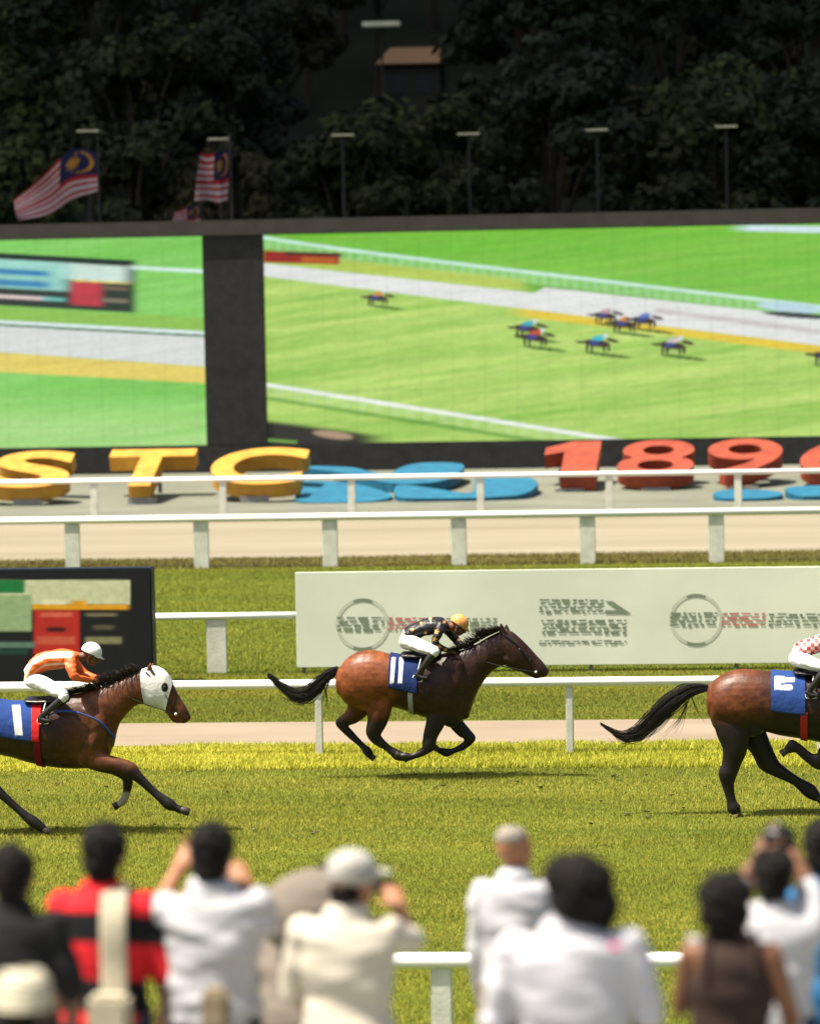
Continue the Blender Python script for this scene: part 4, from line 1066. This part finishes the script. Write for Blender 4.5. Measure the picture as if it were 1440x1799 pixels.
# ---- horse leaving the frame at the right
YR = G(1375, 1432).y
E = Pl(1020, 1080, 3.4286, YR)
torso = [((785, 412), (776, 620), .16), ((815, 380), (800, 680), .23), ((880, 345), (860, 715), .27), ((970, 325), (965, 735), .285), ((1080, 334), (1090, 705), .28), ((1200, 346), (1200, 728), .29),
         ((1350, 350), (1350, 752), .3), ((1480, 340), (1480, 775), .3), ((1600, 322), (1610, 780), .27), ((1690, 340), (1700, 750), .2), ((1750, 420), (1745, 690), .15)]
neck = [((1590, 322), (1780, 700), .17), ((1680, 290), (1850, 570), .14), ((1790, 240), (1900, 490), .115), ((1900, 200), (1960, 410), .1), ((1990, 165), (2030, 370), .095)]
head = [((2000, 162), (2025, 368), .085), ((2065, 168), (2075, 395), .1), ((2125, 215), (2120, 410), .1), ((2175, 275), (2160, 435), .085), ((2225, 340), (2190, 462), .068), ((2270, 395), (2225, 485), .058), ((2295, 430), (2255, 480), .045)]
ears = [[(2035, 195, 18, .02, -.045), (2020, 155, 17, .012, -.052), (2015, 120, 5, .006, -.055)], [(2050, 195, 18, .02, .045), (2042, 158, 17, .012, .052), (2038, 122, 5, .006, .055)]]
legs = [
    (-.14, [(890, 600, 120, .13), (915, 720, 92, .11), (925, 810, 60, .08), (905, 900, 46, .06), (882, 965, 40, .05), (886, 1030, 30, .04), (905, 1120, 26, .036), (918, 1165, 30, .038), (935, 1190, 24, .034)]),
    (.14, [(990, 640, 110, .12), (1040, 730, 76, .1), (1090, 820, 52, .07), (1125, 890, 45, .055), (1180, 935, 36, .046), (1290, 1000, 28, .036), (1375, 1060, 31, .038), (1420, 1100, 24, .034)]),
    (-.15, [(1560, 680, 90, .1), (1520, 780, 58, .075), (1465, 850, 42, .055), (1425, 885, 36, .046), (1370, 860, 26, .036), (1300, 800, 26, .036), (1275, 790, 28, .036), (1240, 815, 20, .03)]),
    (.15, [(1620, 690, 80, .1), (1680, 790, 52, .07), (1750, 860, 40, .052), (1820, 910, 30, .04), (1900, 1000, 26, .036), (1960, 1060, 30, .036), (1990, 1080, 24, .03)])]
muscles = [(-.1, [(868, 530, 70, .1), (895, 610, 100, .14), (960, 680, 65, .11)]), (.11, [(860, 520, 50, .08), (895, 590, 95, .14), (960, 680, 65, .11)]), (-.1, [(1040, 480, 45, .1), (1060, 590, 65, .14), (1040, 680, 60, .12)]),
           (-.14, [(1650, 400, 50, .08), (1630, 520, 75, .11), (1580, 660, 75, .11)]), (.14, [(1650, 400, 50, .08), (1630, 520, 75, .11), (1580, 660, 75, .11)])]
tail = [(765, 440, 16), (700, 445, 26), (630, 470, 45), (560, 520, 66), (480, 590, 76), (400, 665, 70), (330, 718, 52), (250, 735, 30), (170, 690, 14), (98, 645, 5)]
mane = [(1600, 325, -70, -12), (1700, 282, -70, -30), (1800, 236, -70, -45), (1900, 196, -70, -40), (1990, 162, -50, -15)]
def clothR(co):
    u, v = E.uv(co); c = np.tile(np.array((.022, .055, .2)), (len(u), 1)); w = (.72, .72, .7)
    for a, b, p, q in ((1164, 1202, 372, 452), (1164, 1226, 372, 392), (1230, 1286, 380, 404), (1202, 1240, 392, 408), (1202, 1268, 424, 452), (1260, 1275, 430, 446)):
        c = over(c, w, band(u, a, b, 2) * band(v, p, q, 2))
    return c
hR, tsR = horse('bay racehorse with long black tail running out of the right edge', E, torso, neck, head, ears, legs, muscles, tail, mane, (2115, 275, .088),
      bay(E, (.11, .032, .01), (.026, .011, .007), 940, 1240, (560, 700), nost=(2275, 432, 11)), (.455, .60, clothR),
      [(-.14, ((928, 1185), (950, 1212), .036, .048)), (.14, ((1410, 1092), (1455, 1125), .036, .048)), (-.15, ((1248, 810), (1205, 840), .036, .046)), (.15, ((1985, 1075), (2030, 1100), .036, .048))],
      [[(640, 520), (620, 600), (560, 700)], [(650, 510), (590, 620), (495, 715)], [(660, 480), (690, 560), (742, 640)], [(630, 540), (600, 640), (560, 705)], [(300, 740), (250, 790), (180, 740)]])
B = Pl(1020, 1080, 3.4286, YR, 1.36, 1300 - 705 * 1.36, 262 - 222 * 1.36)
def silkR(co):
    u, v = B.uv(co); c = np.tile(np.array((.72, .6, .58)), (len(u), 1))
    k = ((np.floor(u / 17) + np.floor(v / 17)) % 2) == 0
    c[k] = (.62, .05, .05)
    return c
jockey('jockey in red and white checked silks leaving at the right edge', B, jT, jNeck, hcM, (.82, 0, -.5), armN, armF, thighN, shinN, footN, None, silkR, mat('red helmet', (.5, .04, .04), .4, (.42, .03, .03), 20))
bridle(E, hR, (2222, 450), (2010, 185), (2120, 265), None, (2195, 300), (2175, 455), .098, ((1620, 335), (1740, 310)), .05)
saddle(E, hR, [(1290, 342, 18, .2), (1360, 348, 24, .22), (1450, 344, 22, .22), (1520, 330, 20, .16)], ((1400, 370), (1385, 450)), None)
girth_band(E, hR, tsR, .58, .61, (.4, .03, .02))

# ------------------------------------------------------------------ spectators
def person(label, px, py, Y, floor, shirt, trousers, skin='skin', hair='short', hairm_='hair', arms=None, lean=(0, 0, 0), yaw=0, shirtfn=None, wr=.012, wide=1.0, sleeve=.5, headturn=0, tank=False, bodyx=None, name_shirt='shirt', hat=None, hump=None):
    top = P(px, py, Y); H = top.z - floor; s = H / 1.70
    X0 = P(bodyx, py + 150, Y).x if bodyx else top.x
    q = lambda x, y, z: (X0 + x * s, Y + y * s, floor + z * s)
    L = np.array(lean, float)
    sh = L
    def sct(z, lat, dep, dx=0, dy=0, f=0): return sec(np.array(q(dx + L[0] * f, dy + L[1] * f, z + L[2] * f)), (0, dep * s, 0), (lat * s * wide, 0, 0))
    tor = [sct(.86, .165, .12), sct(.96, .17, .125, f=.05), sct(1.08, .15, .11, f=.2), sct(1.22, .17, .12, f=.5), sct(1.34, .188, .115, f=.8), sct(1.41, .165, .09, f=.95), sct(1.445, .09, .07, 0, .01, f=1)]
    hx, hy = (top.x - X0) / s, .03
    nk = limb3([(*q(L[0], L[1], 1.40 + L[2]), .062 * s), (*q((hx + L[0]) / 2 if not bodyx else hx, L[1] + .02, 1.47 + L[2]), .056 * s), (*q(hx, hy + L[1], 1.52 + L[2]), .056 * s)])
    hc = q(hx, hy + L[1], 1.585 + L[2])
    fwd = (math.sin(headturn), math.cos(headturn), -.08); ht, M3, hq = head_tubes(hc, fwd, (0, 0, 1))
    al = []; hands = []
    for i, sg in enumerate((-1, 1)):
        shp = np.array(q(sg * .165 * wide + L[0], L[1], 1.375 + L[2]))
        a = arms[i] if arms and arms[i] else None
        if a: e = np.array(P(a[0][0], a[0][1], Y + a[0][2])); h = np.array(P(a[1][0], a[1][1], Y + a[1][2]))
        else: e = np.array(q(sg * .25 * wide + L[0], .0 + L[1], 1.1 + L[2])); h = np.array(q(sg * .22 * wide + L[0], .16 + L[1], .9 + L[2]))
        ua = [(*(shp), .056 * s), (*(shp * .5 + e * .5), .047 * s), (*(e), .041 * s)]
        fa = [(*e, .042 * s), (*(e * .6 + h * .4), .038 * s), (*h, .027 * s)]
        al.append((limb3(ua, (0, 1, 0)), limb3(fa, (0, 1, 0)), ua, fa))
        hands.append(hand_tubes(h, h - e, (-sg, .1, .3), s, .9))
    lg = []
    for sg in (-1, 1):
        lg.append(limb3([(*q(sg * .085, 0, .92), .092 * s), (*q(sg * .09, .01, .7), .078 * s), (*q(sg * .09, .01, .48), .056 * s), (*q(sg * .09, -.02, .3), .054 * s), (*q(sg * .09, -.02, .1), .038 * s)]))
    bt = [[np.concatenate([x[:3], x[3:] * .93]) for x in tor], nk] + ht + [t for a in al for t in (a[0], a[1])] + lg
    me = join_meshes([to_mesh(bt, .012, 3)] + [to_mesh(h, .0055, 1) for h in hands])
    body = link('person', me, M[skin]); tag(body, label, 'person')
    face_bits(hq, body)
    g = lambda tt, d: [np.concatenate([x[:3], x[3:6] * (1 + d / np.linalg.norm(x[3:6])), x[6:9] * (1 + d / np.linalg.norm(x[6:9]))]) for x in tt]
    if tank: tor_s = [tor[0], tor[1], tor[2], tor[3], sct(1.33, .15, .12, f=.8)]; ts = [g(tor_s, .012)]; 
    else:
        ts = [g(tor[:-1] + [sct(1.435, .085, .07, 0, .0, f=1)], .016)]
        for a in al:
            ts.append(g(a[0], .02) if sleeve >= .5 else g(a[0][:2], .02))
            if sleeve > .9: ts.append(g(a[1][:2] + [a[1][2]], .012))
    if hump: ts.append(ell(*hump))
    blob(name_shirt, ts, shirt, body, .012, 4, shirtfn, wr, 7)
    if tank:
        bm = bmesh.new()
        for sg in (-1, 1): tubes_mesh(bm, [q(sg * .1, -.115, 1.3), q(sg * .1, -.09, 1.42), q(sg * .1, 0, 1.455), q(sg * .1, .08, 1.42), q(sg * .1, .115, 1.3)], .016)
        bm_obj('shoulder_strap', bm, shirt, body, True)
    hips = g([tor[0], tor[1]], .006); blob('trousers', [hips] + [g(l, .014) for l in lg], trousers, body, .014, 4, None, .008, 6)
    for sg in (-1, 1): blob('shoe', [limb3([(*q(sg * .09, -.07, .045), .04 * s), (*q(sg * .09, .03, .05), .045 * s), (*q(sg * .09, .14, .035), .034 * s)])], M['dark_metal'], body, .012, 2)
    # hair
    hp_ = lambda x, y, z: tuple(Vector(hc) + (M3 @ Vector((x, y, z))) * s)
    if hair == 'short': j1, j2, j3 = (random.Random(px).uniform(-.02, .02) for _ in range(3)) if False else [random.Random(px * 3 + k).uniform(-.02, .02) for k in range(3)]; hs = [ell(hp_(0, -.02, .046), .093 * s, .114 * s, .1 * s, M3), ell(hp_(0, -.058, -.01), .083 * s, .068 * s, .09 * s, M3), ell(hp_(0, -.055, -.07), .062 * s, .05 * s, .045 * s, M3), ell(hp_(j1 * 2, -.01, .09), .07 * s, .09 * s, (.065 + j2) * s, M3), ell(hp_(.05, -.03 + j3, .05), .05 * s, .07 * s, .07 * s, M3)]
    elif hair == 'bushy': hs = [ell(hp_(0, -.025, .035), .125 * s, .12 * s, .105 * s, M3), ell(hp_(.01, -.05, -.04), .125 * s, .085 * s, .1 * s, M3), ell(hp_(.06, -.03, -.06), .085 * s, .08 * s, .09 * s, M3), ell(hp_(-.05, -.03, .05), .09 * s, .09 * s, .085 * s, M3)]
    elif hair == 'bob': hs = [ell(hp_(0, -.02, .038), .118 * s, .125 * s, .108 * s, M3), ell(hp_(0, -.055, -.035), .112 * s, .08 * s, .1 * s, M3), ell(hp_(0, -.06, -.11), .062 * s, .05 * s, .07 * s, M3), ell(hp_(0, -.065, -.17), .03 * s, .03 * s, .05 * s, M3)]
    elif hair == 'crown': hs = [ell(hp_(0, -.035, .07), .076 * s, .09 * s, .058 * s, M3)]
    else: hs = [ell(hp_(0, -.05, -.04), .074 * s, .058 * s, .06 * s, M3)]
    blob('hair', hs, M[hairm_], body, .008, 1, None, .016 if hair != 'crown' else .006, 40)
    hm = body.children[-1].data; nv = len(hm.vertices); bmh = bmesh.new(); rn = random.Random(nv); curl = .02 if hair == 'bushy' else .009
    for k in range(700 if hair != 'nape' else 120):
        v = hm.vertices[rn.randrange(nv)]; p = v.co.copy(); nn = v.normal.copy(); dn = Vector((rn.gauss(0, .5), rn.gauss(0, .5), -1 if hair != 'bushy' else rn.gauss(0, 1)))
        l = rn.uniform(.5, 1.4) * (.03 if hair == 'bushy' else .02); p1 = p + nn * l * .5 + dn * l * .4; p2 = p + nn * l * (.9 if hair == 'bushy' else .45) + dn * l
        t = nn.cross(dn).normalized() * .0016
        qs = [bmh.verts.new(z) for z in (p - t, p + t, p1 + t, p2, p1 - t)]; bmh.faces.new(qs)
    bmh.from_mesh(hm); bmh.to_mesh(hm); bmh.free()
    if hat == 'cap':
        mcap = mat('pale cap cloth', (.36, .35, .32), .9, (.3, .29, .27), 8, .4, 30)
        blob('cap', [ell(hp_(0, -.015, .06), .1 * s, .118 * s, .088 * s, M3), ell(hp_(0, -.01, .03), .104 * s, .122 * s, .05 * s, M3), ell(hp_(0, .12, .045), .085 * s, .085 * s, .012 * s, M3)], mcap, body, .008, 2)
    if hat == 'bucket':
        mcap = mat('cream ribbed knit', (1, 1, 1), .9, attr=True)
        tb_ = []
        for i in range(9):
            z = .0 + .018 * i; r_ = (.125, .122, .12, .118, .116, .113, .109, .1, .08)[i] * s * 1.04
            tb_.append(ell(hp_(0, -.012, z), r_, r_ * 1.08, .0135 * s, M3))
        tb_.append(ell(hp_(0, -.012, .06), .112 * s, .125 * s, .105 * s, M3))
        blob('hat', tb_, mcap, body, .006, 1, lambda co: np.where((((co[:, 2] + .06 * (co[:, 0] - hc[0])) % .021) < .0065)[:, None], np.array((.2, .17, .12))[None], np.array((.6, .56, .43))[None]))
    return body, q, s

W_ = fabric('white shirt cotton', (.42, .42, .44), .9, 5); CR = fabric('cream shirt cotton', (.5, .46, .38), .9, 4); BK = fabric('black cotton', (.012, .012, .013), .3, 6)
TP = fabric('taupe cotton', (.17, .145, .12), .5, 5); BL = fabric('blue cotton', (.03, .13, .28), .5, 5); BR = fabric('dark brown cotton', (.035, .022, .018), .4, 6); DN = fabric('dark denim', (.03, .04, .07), .4, 9)
KH = fabric('khaki cotton', (.25, .2, .13), .4, 6)
person('black haired person in a black shirt cut off by the left edge', 20, 1498, 15.0, 2.88, BK, DN, 'skin_dark')
def stripes(co):
    x, y = npproj(co); y = y + (x - 175) * -.06
    c = np.tile(np.array((.012, .012, .014)), (len(x), 1))
    c = over(c, (.62, .022, .03), 1 - sstep(1603, 1606, y)); c = over(c, (.62, .022, .03), band(y, 1656, 1720, 1.5)); c = over(c, (.62, .022, .03), sstep(1778, 1781, y))
    return c
bdy, q, s = person('person in a red and black striped shirt with a beige strap', 180, 1458, 16.0, 2.64, cloth_attr, DN, 'skin', 'short', shirtfn=stripes, wr=.012)
bm = bmesh.new(); x = .062
pts = [(x, -.155, .86), (x, -.165, 1.0), (x, -.15, 1.15), (x, -.155, 1.28), (x, -.135, 1.39), (x - .002, -.07, 1.462), (x, .04, 1.455), (x, .14, 1.35), (x, .16, 1.1)]
for a, b in zip(pts, pts[1:]): pass
loft(bm, [sec(np.array(q(*p)), np.array((.055 * s, 0, 0)), np.array(((0, .008 * s, 0) if 0 < i < 4 or i > 6 else (0, .005, .007)))) for i, p in enumerate(pts)], 4, True, 12)
bm_obj('bag_strap', bm, fabric('beige canvas', (.42, .38, .28), .5, 30), bdy, True)
root = bmesh.new(); box(root, q(-.03, 0, 0)[0], q(.14, 0, 0)[0], 16 - .29, 16 - .165, q(0, 0, .84)[2], q(0, 0, 1.06)[2], .02)
tag(bm_obj('shoulder_bag', root, bpy.data.materials['beige canvas']), 'small cream bag hanging on the beige strap at the striped back', 'bag')

b3, q3, s3 = person('person in a loose white shirt holding both hands up to the face', 370, 1456, 16.0, 2.64, W_, BK, 'skin', 'short', wr=.024, wide=1.12,
    arms=[((262, 1622, .02), (318, 1520, .16)), ((470, 1622, .02), (428, 1545, .18))])
bm = bmesh.new(); c3 = P(372, 1540, 16.33); box(bm, c3.x - .09, c3.x + .09, c3.y - .006, c3.y + .006, c3.z - .045, c3.z + .045, .004)
tag(bm_obj('phone', bm, M['dark_metal']), 'black phone held up in front of the white shirted person', 'phone')
bm = bmesh.new(); box(bm, q3(-.02, 0, 0)[0], q3(.09, 0, 0)[0], 16 - .24, 16 - .15, q3(0, 0, .9)[2], q3(0, 0, 1.075)[2], .02)
tag(bm_obj('belt_bag', bm, KH), 'khaki pouch on the black trousers below the white shirt', 'pouch')
person('person in a taupe jacket stooping behind the man in the pale cap', 575, 1500, 17.6, 2.34, TP, BK, 'skin', 'short', lean=(-.02, .2, -.10), wide=1.18, bodyx=530, sleeve=1, name_shirt='jacket', wr=.013, hump=(P(548, 1606, 17.55), .235, .17, .2))
b5, q5, s5 = person('man in a pale cap and cream shirt raising a phone', 618, 1506, 15.8, 2.64, CR, KH, 'skin', 'nape', wr=.015, wide=1.1, hat='cap', headturn=.7, bodyx=610,
    arms=[((515, 1740, .05), (560, 1790, .2)), ((722, 1650, .12), (700, 1592, .22))])
bm = bmesh.new(); c5 = P(672, 1556, 16.1); box(bm, c5.x - .065, c5.x + .055, c5.y - .005, c5.y + .005, c5.z - .03, c5.z + .03, .004)
tag(bm_obj('phone', bm, M['dark_metal']), 'black phone in the raised hand beside the pale cap', 'phone')
person('grey haired man in a white shirt standing furthest forward at the rail', 902, 1456, 18.6, 2.34, W_, KH, 'skin', 'crown', 'hair_grey', wr=.013, wide=.98, sleeve=1, headturn=.5,
       arms=[((842, 1690, .02), (850, 1760, .25)), ((965, 1680, .02), (975, 1745, .25))])
person('person with bushy black hair in a wide white shirt', 1018, 1512, 14.0, 2.88, fabric('white tee cotton', (.46, .455, .5), .8, 4), DN, 'skin_dark', 'bushy', wr=.015, wide=1.25, bodyx=1003,
       arms=[((870, 1790, .02), (900, 1870, .2)), ((1140, 1780, .02), (1100, 1870, .2))])
bm = bmesh.new(); tubes_mesh(bm, [P(1042, 1668, 14.0), P(1075, 1664, 13.93), P(1108, 1672, 13.95)], .02)
tag(bm_obj('neck_scarf', bm, fabric('pink cotton', (.7, .08, .22), .3, 20)), 'bright pink scarf end on the right shoulder of the wide white shirt', 'scarf')
b8, q8, s8 = person('black haired person in a dark sleeveless brown top near the right edge', 1272, 1542, 14.5, 2.88, BR, BK, 'skin_dark', 'bob', tank=True, wr=.01, bodyx=1283,
       arms=[((1195, 1770, .08), (1224, 1700, .3)), None])
bm = bmesh.new(); c8 = P(1224, 1664, 14.92)
mt = Matrix.Translation(c8) @ Matrix.Rotation(R(6), 4, 'Y')
for sg in (-1, 1):
    bmesh.ops.create_cube(bm, size=1, matrix=mt @ Matrix.Rotation(R(12 * sg), 4, 'Z') @ Matrix.Translation((sg * .02, 0, 0)) @ Matrix.Diagonal((.04, .003, .085, 1)))
tag(bm_obj('race_card', bm, M['white_cloth']), 'folded white race card held up left of the brown top', 'programme')
b9, q9, s9 = person('black haired person in a white top holding a black camera overhead', 1356, 1502, 16.2, 2.64, W_, DN, 'skin_dark', 'short', wr=.013, wide=1.0,
       arms=[((1298, 1560, .1), (1338, 1492, .16)), ((1420, 1560, .1), (1392, 1500, .16))])
root = empty('camera_device', tuple(P(1366, 1472, 16.38))); c9 = P(1366, 1470, 16.38); tag(root, 'black camera held above the head at the right edge', 'camera')
bm = bmesh.new(); box(bm, c9.x - .065, c9.x + .065, c9.y - .03, c9.y + .03, c9.z - .045, c9.z + .04, .01); box(bm, c9.x - .025, c9.x + .025, c9.y - .03, c9.y + .02, c9.z + .035, c9.z + .062, .008); bm_obj('camera_body', bm, tack, root, True)
bm = bmesh.new(); cyl(bm, c9 + Vector((0, .03, 0)), c9 + Vector((0, .12, 0)), .036, 20); bm_obj('lens', bm, tack, root, True)
person('person in a bright blue shirt cut off by the right edge', 1446, 1452, 17.8, 2.34, BL, DN, 'skin_dark', 'short', wr=.012, wide=1.1)
person('short person in a cream ribbed hat at the bottom left corner', 38, 1722, 12.2, 3.1, BK, DN, 'skin_dark', 'short', hat='bucket')
# ------------------------------------------------------------------ grass
def blades(name, y0, y1, per_m2, h, w, m, px_margin=30, ymask=None, lean=.35):
    area_w = lambda y: 0.2057 * y + 1.0
    n = int(per_m2 * (y1 - y0) * area_w((y0 + y1) / 2))
    y = RNG.uniform(y0, y1, n); x = -np.tan(YAW) * y + (RNG.uniform(-.5, .5, n)) * area_w(y)
    if ymask is not None:
        k = ymask(x, y); x, y = x[k], y[k]; n = len(x)
    hh = h * RNG.uniform(.5, 1.15, n) * (.75 + .5 * vnoise(x + 100, y, 2.5, .7, 4)); a = RNG.uniform(0, np.pi, n)
    lx, ly = RNG.normal(0, lean, n) * hh, RNG.normal(0, lean, n) * hh
    dx, dy = np.cos(a) * w / 2, np.sin(a) * w / 2
    co = np.stack([np.stack([x - dx, y - dy, np.zeros(n)], 1), np.stack([x + dx, y + dy, np.zeros(n)], 1), np.stack([x + lx, y + ly, hh], 1)], 1).reshape(-1, 3)
    me = bpy.data.meshes.new(name); me.vertices.add(3 * n); me.vertices.foreach_set('co', co.ravel())
    me.loops.add(3 * n); me.loops.foreach_set('vertex_index', np.arange(3 * n, dtype=np.int32))
    me.polygons.add(n); me.polygons.foreach_set('loop_start', np.arange(0, 3 * n, 3, dtype=np.int32)); me.update(calc_edges=True)
    v = np.clip(1.1 * vnoise(x + 300, y + 9, 4, .8, 2) * (.4 + .6 * vnoise(x + 20, y, 9, 2.2, 5)) + .45 * vnoise(x + 50, y, 1.1, .22, 7) - .1 + RNG.uniform(-.2, .25, n), 0, 1)
    at = me.attributes.new('var', 'FLOAT', 'POINT'); at.data.foreach_set('value', np.repeat(v, 3))
    return tag(link(name, me, m), kind='stuff')
tag(blades('grass', 31.5, 50.6, 3000, .036, .007, leaf_mat('grass blades', (.15, .165, .018), (.33, .305, .045))), 'short yellow green turf of the race track', 'grass')
tag(blades('yellow_flowers', 50.35, 53.0, 3600, .085, .012, leaf_mat('yellow verge', (.3, .32, .03), (.6, .56, .07)),
           ymask=lambda x, y: (y < 52.65 + .3 * vnoise(x + 90, y * 0, .8, 1, 3)) & (y > 50.5 - .25 * vnoise(x + 40, y * 0, .6, 1, 5))), 'yellow flowering ground cover along the foot of the inner rail', 'ground cover')
tag(blades('grass', 55.5, 62, 1500, .045, .009, leaf_mat('grass blades mid', (.13, .138, .017), (.25, .22, .028))), 'green turf between the sandy path and the hoarding', 'grass')
tag(blades('grass', 62, 82.4, 900, .045, .012, leaf_mat('grass blades far', (.15, .175, .018), (.23, .235, .028))), 'smooth green turf behind the hoarding', 'grass')
tag(blades('grass', 82.4, 85.1, 700, .08, .016, leaf_mat('rough grass', (.12, .11, .03), (.19, .16, .045))), 'rough olive grass at the edge of the dirt track', 'grass')

# kicked-up turf and hoof marks along the line of the horses
bm = bmesh.new(); rr = random.Random(3)
for k in range(110):
    base = rr.choice(((YM, -3.2, 2.6), (YL, -8.6, -3.6), (YR, -.6, 1.5), (48.6, -8, 2)))
    x = rr.uniform(base[1], base[2]) - 2.2; y = base[0] + rr.gauss(0, .35)
    s_ = rr.uniform(.008, .03); z = .03 if rr.random() < .9 else rr.uniform(.06, .3)
    r_ = bmesh.ops.create_icosphere(bm, subdivisions=1, radius=1, matrix=Matrix.Translation((x, y, z)) @ Matrix.Rotation(rr.uniform(0, 3), 4, 'Z') @ Matrix.Diagonal((s_ * rr.uniform(1, 2.4), s_, s_ * .55, 1)))
    for v in r_['verts']: v.co += Vector((rr.gauss(0, .2), rr.gauss(0, .2), rr.gauss(0, .2))) * s_
tag(bm_obj('turf_clods', bm, mat('torn turf', (.06, .05, .02), .95, (.1, .1, .02), 20)), 'small dark clods of torn turf scattered behind the hooves', 'clods', kind='stuff')
